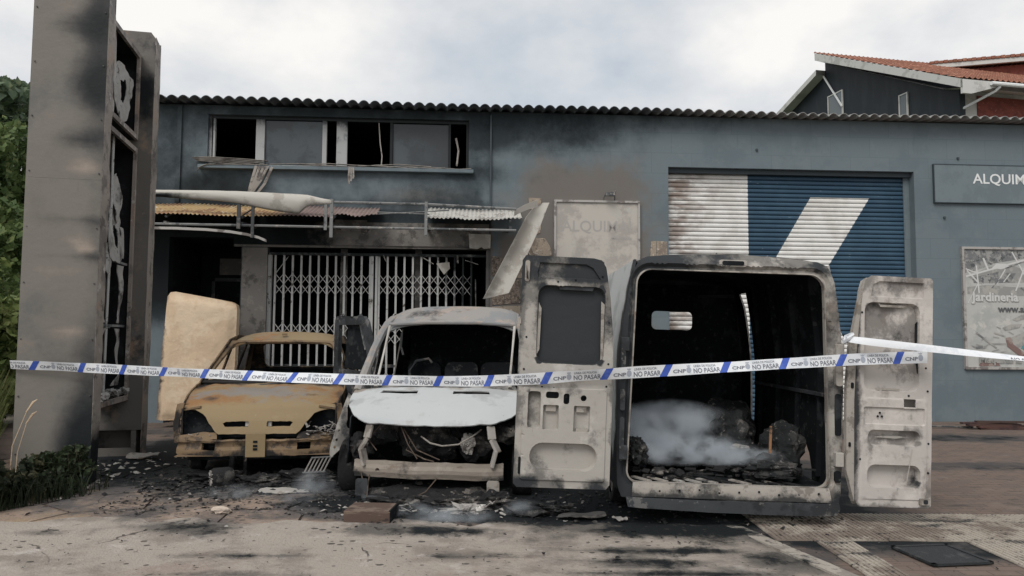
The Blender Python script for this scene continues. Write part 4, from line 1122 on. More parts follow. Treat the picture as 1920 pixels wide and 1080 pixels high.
# pale jamb lip round the opening
lip = []
pth = op0 + op0[:1]
for (name, seg) in (('jamb_lip', pth),):
    mb = MB()
    vs, fs = [], []
    for x, z in pth:
        cx, cz = 0, 1.28
        vs += [(x, .028, z), (x * .988, .02, cz + (z - cz) * .988), (x * .988, .075, cz + (z - cz) * .988), (x, .075, z)]
    for i in range(len(pth) - 1):
        for k in range(4): fs.append((i * 4 + k, i * 4 + (k + 1) % 4, i * 4 + 4 + (k + 1) % 4, i * 4 + 4 + k))
    o = mb.add(vs, fs).build(name, M['v_lip'], van, True)
    at = o.data.attributes.new('soot', 'FLOAT', 'POINT'); at.data.foreach_set('value', [.5 * smooth(1.9, 2.2, v.co.z) * smooth(.2, -.6, v.co.x) + .3 * nz(v.co.x, v.co.z, 0, 3) for v in o.data.vertices])
# roof spoiler light, hinges and details on the frame
m = MB(); m.prism(rr(-.10, 2.268, .09, 2.306, .015, 3), -.004, .02); m.build('high_brake_light', M['v_in'], van)
m = MB(); m.prism(rr(-.125, 2.258, .115, 2.316, .02, 3), .004, .03); m.build('light_surround', M['v_ash'], van)
for s, z in ((1, 1.55), (1, .62), (-1, 1.55), (-1, .62)):
    MB().box(s * .93 - .035, -.015, z - .06, s * .93 + .035, .04, z + .06).build('hinge', M['v_ash'] if s > 0 else M['v_dark'], van, False, .006)
for z0_, z1_ in ((.82, 1.18), (.42, .52)):
    MB().prism(rr(.90, z0_, .955, z1_, .02, 3), .018, .04).build('lamp_hole', M['v_in'], van)
MB().prism(rr(.895, 1.25, .955, 1.50, .02, 3), -.012, .03).build('lamp_plate', M['v_lip'], van)
for z0_, z1_ in ((1.28, 1.50), (.98, 1.16)):
    MB().prism(rr(-.965, z0_, -.925, z1_, .012, 3), -.012, .02).build('lamp_hole', M['v_dark'], van)
MB().prism(rr(-.965, .55, -.925, .92, .015, 3), -.004, .02).build('lamp_plate', M['v_dark'], van)
# sill, floor and bumper
sheet('sill_plate', [(-.85, .255), (.86, .255), (.84, .375), (-.84, .375)], M['v_lip'], van, fn=lambda u, v: (u, -.018 + .01 * nz(u, v, 1, 6) + .012 * smooth(.33, .37, v), v), res=.03, thick=.01,
      attr={'soot': lambda u, v: .45 * smooth(.32, .255, v) + .34 + .5 * nz(u, v, 3, 3) + .3 * smooth(-.2, -.8, u) * nz(u, 0, 0, 4)})
for k in range(9):
    MB().box(-.62 + k * .17, -.024, .30 + .01 * (k % 3), -.605 + k * .17, -.016, .315 + .01 * (k % 3)).build('rivet', M['v_in'], van)
sheet('rear_bumper', [(-.88, .165), (-.5, .16), (0, .15), (.5, .145), (.90, .15), (.94, .2), (.93, .25), (-.90, .25)], M['v_dark'], van, fn=lambda u, v: (u, -.075 + .10 * abs(u) ** 4 + .02 * nz(u, v, 8, 4), v), res=.05, thick=.02,
      attr={'pale': lambda u, v: .12 + .5 * nz(u, v, 3, 4)})
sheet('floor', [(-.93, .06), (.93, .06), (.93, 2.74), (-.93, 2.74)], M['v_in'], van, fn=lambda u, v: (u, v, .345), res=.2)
for k in range(10):
    x = -.68 + k * .145
    MB().bar((x, .08, .372), (x - .12, .26, .374), .05, .012).build('floor_rib', M['ash'] if k in (2, 3, 4) else M['v_lip'] if k in (0, 1, 6) else M['char'], van)
# body sides, roof, bulkhead, nose
taper = lambda y: 1 - .10 * smooth(3.4, 4.9, y)
def side_fn(sgn): return lambda u, v: (sgn * (bx(v) * taper(u)) , u + .06, v)
nose_top = [(2.95, 2.30), (3.25, 2.12), (3.95, 1.42), (4.75, 1.12), (4.95, .85), (4.95, .3)]
base = [(0.0, .3), (0.0, 2.30)]
arch = lambda c: [(c - .38 * math.cos(R(a)), .3 + .42 * math.sin(R(a))) for a in range(0, 181, 20)]
left_out = [(0, .3)] + arch(.95) + arch(4.05) + [(4.95, .3), (4.95, .85), (4.75, 1.12), (3.95, 1.42), (3.25, 2.12), (2.95, 2.30), (0, 2.30)]
cabwin = [(3.05, 1.45), (3.75, 1.42), (3.3, 2.0), (3.05, 2.0)]
sheet('body_side', left_out, M['v_side'], van, fn=side_fn(-1), holes=[cabwin], res=.14, thick=.02, inner=M['v_in'], attr={'soot': lambda u, v: .9 * smooth(.22, .0, u) + .9 * smooth(.9, .3, v) + .1}, flip=True)
slit = [(2.30, .42), (2.40, .42), (2.52, 2.02), (2.62, 2.2), (2.36, 2.2), (2.33, 1.6), (2.29, 1.0)]
sheet('body_side', left_out, M['v_ash'], van, fn=side_fn(1), holes=[cabwin, slit], res=.14, thick=.02, inner=M['v_in'], attr={'soot': lambda u, v: .3})
def roof_fn(u, v):
    k = abs(u) / .86
    z = 2.368 - .04 * k ** 2 - .05 * k ** 8
    if v > 2.7: z -= .12 * smooth(2.7, 3.4, v)
    return (u * taper(v), v, z + .004 * math.sin(v * 9) * (1 - k ** 4))
sheet('roof', [(-.86, .07), (.86, .07), (.86, 3.1), (-.86, 3.1)], M['v_roof'], van, fn=roof_fn, res=.12, thick=.015, inner=M['v_in'], attr={'soot': lambda u, v: .5 + .3 * nz(u, v, 0, 1)})
sheet('bulkhead', [(-.96, .35), (.96, .35), (.96, 1.3), (.85, 2.3), (-.85, 2.3), (-.96, 1.3)], M['v_in'], van, fn=lambda u, v: (u, 2.86, v), holes=[rr(-.175, 1.735, .335, 1.965, .06)], res=.2, thick=.02)
def nose_fn(u, v):      # v along the nose profile
    pr_ = [(0, 3.15, 2.24), (.9, 4.0, 1.42), (1.7, 4.8, 1.12), (2.0, 5.02, .85), (2.6, 5.02, .3)]
    for a, b in zip(pr_, pr_[1:]):
        if v <= b[0]:
            t = (v - a[0]) / (b[0] - a[0]); return (u * .88, a[1] + (b[1] - a[1]) * t, a[2] + (b[2] - a[2]) * t)
    return (u * .88, 5.02, .3)
sheet('nose', [(-1, 0), (1, 0), (1, .9), (1, 1.7), (1, 2.0), (1, 2.6), (-1, 2.6), (-1, 2.0), (-1, 1.7), (-1, .9)], M['v_side'], van, fn=nose_fn, holes=[rr(-.88, .08, .88, .84, .1)], creases=[], res=.1, thick=.02, attr={'soot': lambda u, v: .5})
for k in range(4):
    y = .45 + k * .55
    for s in (1, -1):
        MB().bar((s * .93, y, .4), (s * .955, y, 1.3), .05, .03).bar((s * .955, y, 1.3), (s * .84, y, 2.25), .05, .03).build('wall_rib', M['v_in'], van)
MB().bar((.93, .1, 1.15), (.93, 2.2, 1.15), .05, .03).build('wall_rail', M['v_dark'], van)
MB().bar((.55, 1.9, 2.12), (.3, 2.35, 2.13), .07, .03).build('roof_lamp_strip', M['v_dark'], van)
ch = MB(); ch.bar((-.45, .5, .2), (-.45, 4.6, .2), .08, .1); ch.bar((.45, .5, .2), (.45, 4.6, .2), .08, .1); ch.box(-.85, .9, .22, .85, 1.0, .3); ch.box(-.9, .3, .3, .9, 4.6, .335)
ch.build('chassis', M['v_in'], van)
for s in (-1, 1):
    for y in (.95, 4.05): wheel(van, s * .80, y, .27, .27, .2, s)
# charred load
bl = random.Random(21)
M['load'] = mk('charred_load', (.022, .024, .026), [((.055, .055, .055), 3, .5, .7), ((.16, .15, .14), 8, .6, .72, .7), ((.3, .29, .27), 20, .66, .74, .6)], rough=.95, bump=(18, .9, .03))
def load_item(name, label, c, r, amp, seed, mat='load', sub=4):
    o = lump(name, M[mat], None, (VX + c[0], VY + c[1], c[2]), r, amp, seed, sub); return tag(o, label, 'burnt debris')
load_item('charred_heap', 'low black heap of charred load inside the van behind the pale smoke', (-.35, 1.1, .46), (.5, .5, .11), .35, 1.0)
load_item('charred_heap', 'grey brown lump of burnt load in the middle of the van floor', (.30, .95, .68), (.17, .22, .2), .35, 5.0)
load_item('charred_heap', 'tall sooty block of burnt load against the right van wall', (.68, .62, .58), (.17, .26, .22), .3, 9.0)
load_item('charred_heap', 'black mound of burnt load beside the right rear corner of the van floor', (.48, .42, .42), (.30, .2, .10), .5, 13.0)
load_item('charred_heap', 'small black charred lump at the left rear corner of the van floor', (-.74, .35, .58), (.09, .2, .13), .5, 17.0)
load_item('charred_heap', 'dark charred pile at the back of the van beside the bulkhead', (.45, 1.9, .62), (.4, .45, .30), .35, 23.0)
o = MB().bar((VX + .475, VY + .36, .56), (VX + .50, VY + .40, .80), .022, .012).build('burnt_lath', mk('orange_brown_burnt_wood', (.28, .15, .08), [((.06, .045, .035), 12, .42, .7)], rough=.9), None)  # dull orange-brown burnt wood, no emission
tag(o, 'thin brown burnt lath standing upright in the van load', 'wood strip')
o = lump('pale_fragment', M['ash'], None, (VX + .28, VY + .66, .56), (.10, .05, .04), .3, 3.0, 3); tag(o, 'pale grey fragment lying against the burnt load in the van', 'fragment')
sc = MB()
for k in range(260):
    c = Vector((bl.uniform(-.8, .8), bl.uniform(.12, 1.6), .36 + bl.uniform(0, .08)))
    q = Matrix.Translation(c) @ Matrix.Rotation(bl.uniform(0, 6.3), 4, 'Z') @ Matrix.Rotation(bl.uniform(-.8, .8), 4, 'X')
    s = bl.uniform(.015, .06); sc.box(-s, -s * .5, -.006, s, s * .5, .006, q)
tag(sc.build('load_scraps', M['char'], None, False, 0, (VX, VY, 0)), 'loose black and grey scraps strewn over the van floor', 'debris', kind='stuff')

# rear doors
drnd = random.Random(2)
# left door: local u = -a so that u runs 0 (hinge) to -w
def neg(loop): return [(-a, z) for a, z in loop][::-1]
DL_out = neg([(.0, .04), (.03, 0), (.78, 0), (.81, .03), (.81, 1.90), (.78, 1.945), (.20, 1.945), (.13, 1.93), (.09, 1.87), (.045, 1.62), (.012, 1.30), (.0, .95)])
DL_rec = [(neg(rr(.085, 1.03, .665, 1.70, .09)), .055, .014), (neg([(.13, 1.76), (.67, 1.76), (.68, 1.80), (.66, 1.89), (.26, 1.89), (.20, 1.86)]), .022, .010),
          (neg(rr(.045, .06, .76, .835, .02)), -.012, .006), (neg(rr(.115, .145, .685, .375, .11)), .065, .012),
          (neg(rr(.605, .49, .715, .80, .03)), .06, .006), (neg(rr(.45, .48, .585, .69, .012)), .05, .006), (neg(rr(.185, .47, .325, .69, .012)), .05, .006)]
DL_hole = [neg(rr(.455, .745, .565, .80, .02)), neg(rr(.365, .70, .415, .79, .02)), neg([(.245 + .026 * math.cos(a), .755 + .026 * math.sin(a)) for a in np.linspace(0, 6.283, 15)[:-1]])]
def dl_soot(u, v):
    a = -u
    s = (.55 + .35 * nz(u, v, 9, 1.7)) * smooth(.95, 1.5, v + .15 * nz(u, v, 1, 2)) * (1 - .6 * smooth(.07, .0, abs(a - .73)) * smooth(1.9, 1.6, v))
    s = max(s, .75 * smooth(1.66, 1.78, v))
    if .092 < a < .658 and 1.037 < v < 1.693: s = 1.3
    if .61 < a < .71 and .495 < v < .795: s = .3
    if .115 < a < .4 and .15 < v < .37: s += .25 * smooth(.3, .33, a)
    s += .45 * smooth(.035, .0, min(a, .81 - a)) * (.5 + nz(v, a, 4, 3))
    if v < .12: s = max(s, .75 * smooth(.13, .06, v) * (.5 + nz(a, 0, 0, 5)))
    return s + .35 * nz(u, v, 2, 3) + .10 + .25 * smooth(.03, .0, abs(v - .93)) * smooth(0, .3, nz(u, 1, 1, 2))
wob = lambda u, v: .006 * nz(u, v, 1, 2.2) + .002 * nz(u, v, 5, 12)
DL = door_panel('rear_door', van, DL_out, DL_rec, DL_hole, M['v_ash'], wob, {'soot': dl_soot}, .012)
DL['label'] = 'left rear door, blackened around its window recess'
# doors hang from the van; the pose sags a little
DL.location = (-1.06, -.14, .325); DL.rotation_euler = (0, R(.6), R(3))
def door_skin(parent, outline, y, mat):
    m = MB(); m.prism(outline, y, y + .012); return m.build('outer_skin', mat, parent)
door_skin(DL, [(u * .985 - .005, v * .992 + .004) for u, v in DL_out], .085, M['v_dark'])
def bolts(parent, pts, r=.009):
    for a, z in pts: MB().prism([(a + r * math.cos(t), z + r * math.sin(t)) for t in np.linspace(0, 6.283, 9)[:-1]], -.004, .004).build('bolt_hole', M['v_in'], parent)
bolts(DL, [(-.12, 1.79), (-.05, 1.4), (-.045, 1.05), (-.055, .86), (-.75, 1.25), (-.76, .98), (-.72, .90), (-.60, .835), (-.50, .83), (-.1, .56), (-.10, .34), (-.44, .09), (-.3, .08), (-.13, .075), (-.15, .63), (-.35, 1.75), (-.5, 1.73)])
for a0, a1, z0_, z1_ in ((.24, .58, .128, .15), (.20, .30, .47, .50)):
    MB().box(-a1, .0, z0_, -a0, .03, z1_).build('bent_lip', M['v_lip'], DL)
for a0 in (.46, .20):
    MB().prism([(-a0 - .10, .69), (-a0 - .10, .635), (-a0 - .015, .635), (-a0 - .015, .69)], .012, .022).build('bracket_tab', M['v_lip'], DL)
MB().prism(rr(-.775, .11, -.755, .25, .008, 3), -.012, .006).build('latch', M['v_in'], DL)
MB().prism(rr(-.785, 1.72, -.745, 1.90, .018, 4), -.014, .004).build('latch', M['v_lip'], DL); MB().prism([(-.775, 1.86), (-.77, 1.75), (-.755, 1.74), (-.765, 1.80)], -.02, -.013).build('latch_slot', M['v_in'], DL)
MB().box(-.83, -.01, 1.36, -.80, .02, 1.41).build('striker', M['v_lip'], DL)
MB().prism([(-.5, 1.705), (-.48, 1.665), (-.20, 1.665), (-.18, 1.705)], .018, .026).build('window_lip', M['v_dark'], DL)
MB().prism([(-.12, 1.58), (-.085, 1.55), (-.085, 1.10), (-.11, 1.08)], .02, .028).build('window_lip', M['v_lip'], DL)
MB().prism([(-.655, 1.55), (-.63, 1.5), (-.635, 1.15), (-.66, 1.1)], .02, .028).build('window_lip', M['v_lip'], DL)
# right door
DR_out = [(.0, .06), (.03, .0), (.69, 0), (.72, .02), (.725, 1.96), (.71, 1.985), (.14, 1.985), (.085, 1.95), (.06, 1.86), (.03, 1.6), (.005, 1.3), (-.01, .9)]
DR_rec = [(rr(.075, .985, .60, 1.755, .08), .05, .012), ([(.13, 1.80), (.64, 1.80), (.64, 1.94), (.22, 1.94), (.15, 1.91)], .022, .008),
          (rr(.075, .70, .655, .85, .02), .018, .007), (rr(.115, .52, .605, .655, .055), .065, .010), (rr(.11, .165, .615, .36, .075), .07, .010), (rr(.05, .06, .68, .93, .03), -.008, .01)]
DR_hole = [rr(.45, .845, .565, .925, .006, 2)]
def dr_soot(u, v):
    s = .30 * smooth(1.6, 1.98, v) + .12 + .35 * nz(u, v, 2, 3)
    if .08 < u < .595 and .99 < v < 1.75: s += .38 * smooth(.9, 1.7, v) + .22 * nz(u, v, 5, 3)
    if (.115 < u < .605 and .52 < v < .655) or (.11 < u < .615 and .165 < v < .36): s += .12 + .3 * smooth(.5, .61, u)
    s += .35 * smooth(.05, 0, abs(v - .44)) * (.3 + nz(u, 2, 2, 3)) + .75 * smooth(.07, .0, u) + .5 * smooth(.03, 0, v) + .35 * smooth(.69, .72, u) * nz(u, v, 1, 5)
    return s
DR = door_panel('rear_door', van, DR_out, DR_rec, DR_hole, M['v_pink'], wob, {'soot': dr_soot}, .012)
DR['label'] = 'right rear door, bleached pinkish grey by the fire'
DR.location = (1.05, -.02, .235); DR.scale = (.95, 1, 1); DR.rotation_euler = (R(0), R(.6), R(4))
door_skin(DR, [(u * .985 + .005, v * .992 + .004) for u, v in DR_out], .09, M['v_ash'])
MB().prism([(.0, .04), (-.075, .3), (-.085, .95), (-.06, 1.35), (.02, 1.75), (.09, 1.96), (.075, 1.9), (.035, 1.6), (.005, 1.3), (-.008, .9), (.0, .06)], .004, .05).build('hinge_edge', M['v_lip'], DR)
bolts(DR, [(.05, 1.66), (.66, 1.2), (.68, 1.0), (.5, .955), (.05, .4), (.10, .28), (.69, .3), (.23, .80), (.25, .77), (.21, .77), (.69, .55), (.2, .145)])
MB().prism([(.20, 1.76), (.23, 1.715), (.46, 1.715), (.5, 1.76), (.47, 1.735), (.23, 1.735)], .01, .02).build('window_lip', M['v_lip'], DR)
MB().prism([(.585, 1.6), (.565, 1.58), (.565, 1.3), (.59, 1.15), (.595, 1.2), (.58, 1.35)], .01, .02).build('window_lip', M['v_in'], DR)
MB().prism(rr(.20, .995, .42, 1.012, .005, 2), .01, .02).build('window_lip', M['v_lip'], DR)
MB().prism(rr(.60, .03, .70, .085, .01, 2), -.02, .004).build('latch', M['v_lip'], DR); MB().prism(rr(.635, .04, .675, .075, .01, 2), -.026, -.019).build('latch_slot', M['v_in'], DR)
MB().prism(rr(-.045, 1.0, -.02, 1.05, .008, 2), -.004, .01).build('bolt_hole', M['v_in'], DR); MB().prism(rr(-.06, .5, -.04, .54, .008, 2), -.004, .01).build('bolt_hole', M['v_in'], DR)
MB().prism([(.2, .588), (.26, .60), (.42, .605), (.5, .595), (.4, .58)], .03, .038).build('bent_lip', M['v_ash'], DR)
MB().tube([(.53, .47, ), (.5, .30), (.47, .20)] and [(.53, -.012, .50), (.50, -.014, .33), (.475, -.008, .19)], .004, 4).build('loose_wire', M['v_ash'], DR)
M['wire'] = mk('rusty_burnt_wire', (.10, .075, .06), [((.2, .16, .13), 8, .5, .8)], rough=.9)
# ------------------------------------------------------------------ white van in the middle, nose towards the viewer
wv = thing('delivery_van', 'burnt out white van with bleached bonnet and empty windscreen between hatchback and panel van', 'van', (-.81, 7.3, -.02), (0, 0, R(-4)))
def wx(y, z):    # half width
    w = .92 - (.175 * (z - 1.08) if z > 1.08 else 0.02 * (1.08 - z))
    if y < 1.6: w -= .17 * ((1.6 - y) / .8) ** 2
    return w
# bonnet
bon = [(-.60, .0), (.60, .0), (.66, .03), (.80, .20), (.90, .42), (.94, .64), (.945, .90), (.90, .93), (.60, .93), (-.60, .93), (-.90, .93), (-.945, .90), (-.94, .64), (-.90, .42), (-.80, .20), (-.66, .03)]
slots = [[(-.64, .74), (-.24, .74), (-.24, .83), (-.62, .83)], [(.14, .74), (.54, .74), (.52, .83), (.14, .83)]]
def bon_fn(u, v):
    t = v / .9
    z = .755 + .325 * max(0.0, min(1, v / .93)) ** .85
    z -= .025 * (abs(u) / .93) ** 3
    z += .02 * math.exp(-((abs(u) - .55) / .2) ** 2) * (1 - t) + .012 * nz(u, v, 6, 2.5) - .016 * (1 - abs(nz(u, v * 1.3, 2, 2.1)) * 2) * .6 + .004 * nz(u, v, 1, 11)
    return (u, .10 + .78 * v, z)
sheet('bonnet', rag(bon, .010, .05, 5), M['bonnet'], wv, fn=bon_fn, holes=slots, res=.045, thick=.012, attr={'soot': lambda u, v: .30 * smooth(.1, .6, nz(u, v, 9, 2.0)) + .5 * smooth(.12, .0, v) * (.5 + nz(u, v, 2, 6)) + .75 * smooth(.74, .93, v) * (.6 + nz(u, v, 0, 4)) + .6 * smooth(.8, .93, abs(u)) * (.5 + nz(u, v, 4, 4))})
MB().box(-.62, .72, .99, -.20, .80, 1.0).box(.10, .72, .99, .55, .80, 1.0).build('bonnet_slot_tray', M['v_ash'], wv)
sheet('scuttle', [(-.84, 0), (.84, 0), (.78, .12), (-.78, .12)], M['v_dark'], wv, fn=lambda u, v: (u, .84 + v * 1.6, 1.03 + v * .6 - .03 * u * u), res=.08, thick=.01, attr={'pale': lambda u, v: .45 + .4 * nz(u, v, 1, 4)})
# roof with rolled front edge
def wroof(u, v):
    k = abs(u) / .80
    z = 2.0 - .035 * k ** 2 - .10 * k ** 7
    f = max(0.0, (2.05 - v) / .5)
    z -= .20 * f ** 1.7
    y = v
    return (u * (1 - .02 * f), y, z + .005 * nz(u, v, 3, 3))
sheet('roof', [(-.76, 1.52), (.76, 1.52), (.80, 1.75), (.80, 4.25), (-.80, 4.25), (-.80, 1.75)], M['v_roof'], wv, fn=wroof, res=.06, thick=.015, attr={'soot': lambda u, v: .15 + .6 * nz(u, v, 1, 2)})
wfr = MB()
wfr.tube([(-.745, 1.53, 1.76), (-.3, 1.50, 1.785), (.3, 1.50, 1.785), (.745, 1.53, 1.76)], .024, 8)
wfr.build('windscreen_header', M['v_roof'], wv, True)
for s in (-1, 1):
    # outer pillar band: door frame running from wing to roof; inner slim windscreen pillar
    mb = MB(); P_ = [(-.925, .82, 1.02), (-.905, 1.02, 1.2), (-.87, 1.3, 1.47), (-.83, 1.5, 1.655), (-.80, 1.66, 1.765), (-.775, 1.82, 1.83), (-.75, 2.0, 1.865)]
    mb.tube([(s * -x, y, z) for x, y, z in P_], [.05, .05, .048, .05, .05, .045, .04], 8); mb.build('door_pillar', M['v_roof'], wv, True)
    mb = MB(); mb.tube([(s * .735, .86, 1.07), (s * .73, .95, 1.18), (s * .735, 1.25, 1.48), (s * .74, 1.5, 1.74)], [.022, .014, .012, .016], 7); mb.build('windscreen_pillar', M['v_ash'], wv, True)
    holes_ = [[(1.62, .42), (2.50, .36), (2.50, 1.72), (1.78, 1.72), (1.62, 1.45)]]
    wa_ = lambda c: [(c - .36 * math.cos(R(a)), .28 + .40 * math.sin(R(a))) for a in range(0, 181, 20)]
    sheet('body_side', [(.98, .28), (3.0, .28)] + [(3.38 - .36 * math.cos(R(a)), .28 + .40 * math.sin(R(a))) for a in range(0, 181, 20)] + [(4.25, .28), (4.25, 1.90), (1.85, 1.90), (1.62, 1.76), (1.40, 1.50), (1.30, 1.08), (.98, .95)],
          M['v_ash'], wv, fn=lambda u, v, s=s: (s * wx(u, v), u, v), holes=holes_, res=.1, thick=.015, inner=M['v_in'], attr={'soot': lambda u, v: .5 + .3 * nz(u, v, 0, 1)}, flip=(s < 0))
    wheel(wv, s * .89, .62, .27, .29, .19, s)
    wheel(wv, s * .80, 3.38, .27, .29, .19, s, False)
    # front wing remains with bolt holes
    wing = [(-.93, 1.03), (-.945, .95), (-1.0, .72), (-1.035, .46), (-1.02, .40), (-.955, .47), (-.925, .55), (-.875, .60), (-.86, .66), (-.90, .68), (-.915, .72), (-.925, .88), (-.90, 1.0)]
    if s > 0: wing = [(-x, z) for x, z in wing][::-1]
    wh = []
    for x, z in ((-.975, .66), (-.985, .57), (-.995, .50)):
        wh.append([(s * -x + .012 * math.cos(t), z + .014 * math.sin(t)) for t in np.linspace(0, 6.283, 9)[:-1]])
    sheet('front_wing', rag(wing, .01, .04, 7), M['v_ash'], wv, fn=lambda u, v: (u, .28 + .35 * (v - .45) - .6 * (abs(u) - .95), v), holes=wh, res=.04, thick=.01, attr={'soot': lambda u, v: .3 + .5 * nz(u, v, 0, 4)}, flip=False)
    sheet('inner_wing', [(.2, .35), (.95, .35), (.95, .95), (.3, .8)], M['v_in'], wv, fn=lambda u, v, s=s: (s * .84, u, v), res=.2, thick=.01)
    # bent struts carrying the beam
    st = MB(); st.bar((s * .60, .14, .745), (s * .62, .10, .62), .08, .03).bar((s * .62, .10, .62), (s * .685, .07, .50), .085, .03).bar((s * .66, .07, .52), (s * .62, .06, .36), .11, .03)
    st.build('front_strut', M['v_lip'] if s < 0 else M['v_ash'], wv, False, .006)
    MB().prism(rr(s * .64 - .06, .08, s * .64 + .06, .24, .02), .0, .03).build('beam_mount', M['v_lip'] if s > 0 else M['v_dark'], wv)
MB().box(-.84, .9, .3, .84, .94, 1.04).build('firewall', M['v_in'], wv)
MB().box(-.86, .94, .25, .86, 4.2, .3).build('floor', M['v_in'], wv)
MB().box(-.78, 4.2, .3, .78, 4.24, 1.9).box(-.88, 4.2, .3, .88, 4.24, 1.2).build('rear_wall', M['v_in'], wv)
MB().box(-.88, 2.9, .3, .88, 2.93, 1.3).box(-.78, 2.9, 1.3, .78, 2.93, 1.93).build('bulkhead', M['v_in'], wv)
for x in (-.45, .02, .48):
    mb = MB(); mb.prism(rr(x - .21, .55, x + .21, 1.30, .09), 2.2, 2.3); mb.build('seat_frame', M['v_dark'] if x > -.4 else M['v_in'], wv, True)
MB().tube([(-.56, 1.9, .7), (-.58, 1.9, 1.2), (-.50, 1.9, 1.32), (-.34, 1.9, 1.35), (-.3, 1.9, 1.3)], .016, 6).build('seat_tube', M['rail_dark'], wv)
MB().tube([(-.62, 1.62, 1.66), (-.66, 1.75, 1.5), (-.64, 1.8, 1.4)], .014, 6).build('grab_handle', M['rail'], wv)
mb = MB(); mb.tube([(-.75, 1.3, .98), (-.2, 1.22, 1.02), (.3, 1.22, 1.02), (.75, 1.3, .98)], .05, 8); mb.build('dash_crossbar', M['v_dark'], wv, True)
# bumper beam
def beam_fn(u, v): return (u, .0 + .07 * (abs(u) / .73) ** 2.4 - .012 * math.cos(v * 40), v + .008 * nz(u, 0, 0, 3) - .015 * u)
sheet('bumper_beam', rag([(-.735, .245), (.735, .245), (.735, .405), (-.735, .405)], .005, .05, 3), M['v_beam'], wv, fn=beam_fn, res=.035, thick=.05, smoothed=False, holes=[[(-.49 + .022 * math.cos(t), .315 + .02 * math.sin(t)) for t in np.linspace(0, 6.283, 11)[:-1]]],
      attr={'soot': lambda u, v: .25 + .6 * nz(u, v, 2, 3) + .3 * smooth(.3, .245, v)})
tr = MB(); tr.tube([(-.66, .10, .085), (-.60, -.02, .06), (-.3, -.08, .055), (.2, -.09, .06), (.55, -.04, .065), (.78, .1, .09)], [.03, .035, .03, .03, .035, .03], 8)
tr.build('lower_valance', M['v_dark'], wv, True)
eb = random.Random(8)
o = lump('engine_block', M['char'], wv, (-.05, .52, .56), (.34, .22, .22), .35, 2.0, 4)
lump('gearbox', M['char'], wv, (.42, .5, .5), (.2, .2, .16), .4, 6.0, 3); lump('battery_remains', M['load'], wv, (-.56, .5, .66), (.18, .16, .15), .4, 8.0, 3)
lump('headlamp_remains', M['ash'], wv, (.36, .26, .56), (.07, .03, .09), .6, 12.0, 3); lump('headlamp_remains', M['char'], wv, (.76, .35, .66), (.12, .1, .1), .5, 14.0, 3); lump('headlamp_remains', M['char'], wv, (-.74, .32, .52), (.12, .1, .12), .6, 16.0, 3)
MB().tube([(-.10, .2, .63), (.0, .16, .57), (.12, .15, .545), (.28, .17, .56), (.42, .2, .64), (.5, .24, .70)], .008, 5).build('bare_hose', M['v_lip'], wv, True)
for p in ([(-.30, .2, .72), (-.22, .14, .56), (-.12, .12, .42)], [(-.28, .22, .7), (-.14, .18, .5), (.1, .14, .41)], [(-.2, .2, .6), (-.24, .16, .5), (-.05, .12, .42), (.05, .1, .4)], [(-.5, .2, .75), (-.62, .15, .6), (-.52, .1, .5)], [(-.62, .1, .42), (-.66, .05, .3), (-.6, .0, .1)], [(-.56, .1, .4), (-.58, .02, .2), (-.57, -.05, .07)], [(.1, .0, .26), (.0, -.05, .14), (-.1, -.06, .09)]):
    MB().tube(p, .006, 5).build('bare_wire', M['wire'], wv, True)
sheet('radiator_plate', [(-.62, .02), (.60, .02), (.64, .12), (.5, .2), (.1, .16), (-.2, .22), (-.45, .18), (-.66, .13)], M['char'], wv, fn=lambda u, v: (u, -.02 + v * .7 + .03 * nz(u, v, 2, 5), .06 + v * .5 + .03 * nz(u, v, 7, 6)), res=.05, thick=.01)
# charred front door hanging open
dro = [(0, .30), (.86, .30), (.90, .5), (.92, 1.02), (.92, 1.70), (.88, 1.75), (.28, 1.76), (.20, 1.70), (-.02, 1.08)]
o = sheet('open_front_door', dro, M['v_dark'], wv, fn=lambda u, v: (-u, .01 * nz(u, v, 3, 3), v), holes=[[(.10, 1.10), (.82, 1.10), (.82, 1.64), (.32, 1.66)]], res=.06, thick=.05, attr={'pale': lambda u, v: .35 * smooth(.8, .92, u) + .2 * nz(u, v, 1, 3)})
o.location = (-.88, 1.45, .09); o.rotation_euler = (0, R(2), R(-42))
MB().prism([(-.78, 1.11), (-.14, 1.11), (-.34, 1.66), (-.73, 1.645)], .02, .03).build('smoked_pane', M['v_in'], o)
MB().bar((-.42, .01, 1.66), (-.28, .01, 1.36), .04, .02).build('window_strut', M['rail'], o)

# ------------------------------------------------------------------ small ochre car
CO = (-2.78, 8.22, -.03)
car = thing('burnt_hatchback', 'ochre burnt out compact car without glass or lamps in front of the folding gate', 'car', CO, (0, 0, R(8)))
car.scale = (1.03, 1, 1)
def cw(y, z):    # half width of the body
    w = .86 - .03 * max(0, .6 - z)
    if z > 1.0: w -= .33 * (z - 1.0) ** 1.05
    if y < .9: w -= .08 * ((.9 - y) / .9) ** 2
    if y > 3.2: w -= .07 * ((y - 3.2) / .6) ** 2
    return w
def hood_y(z): return 0
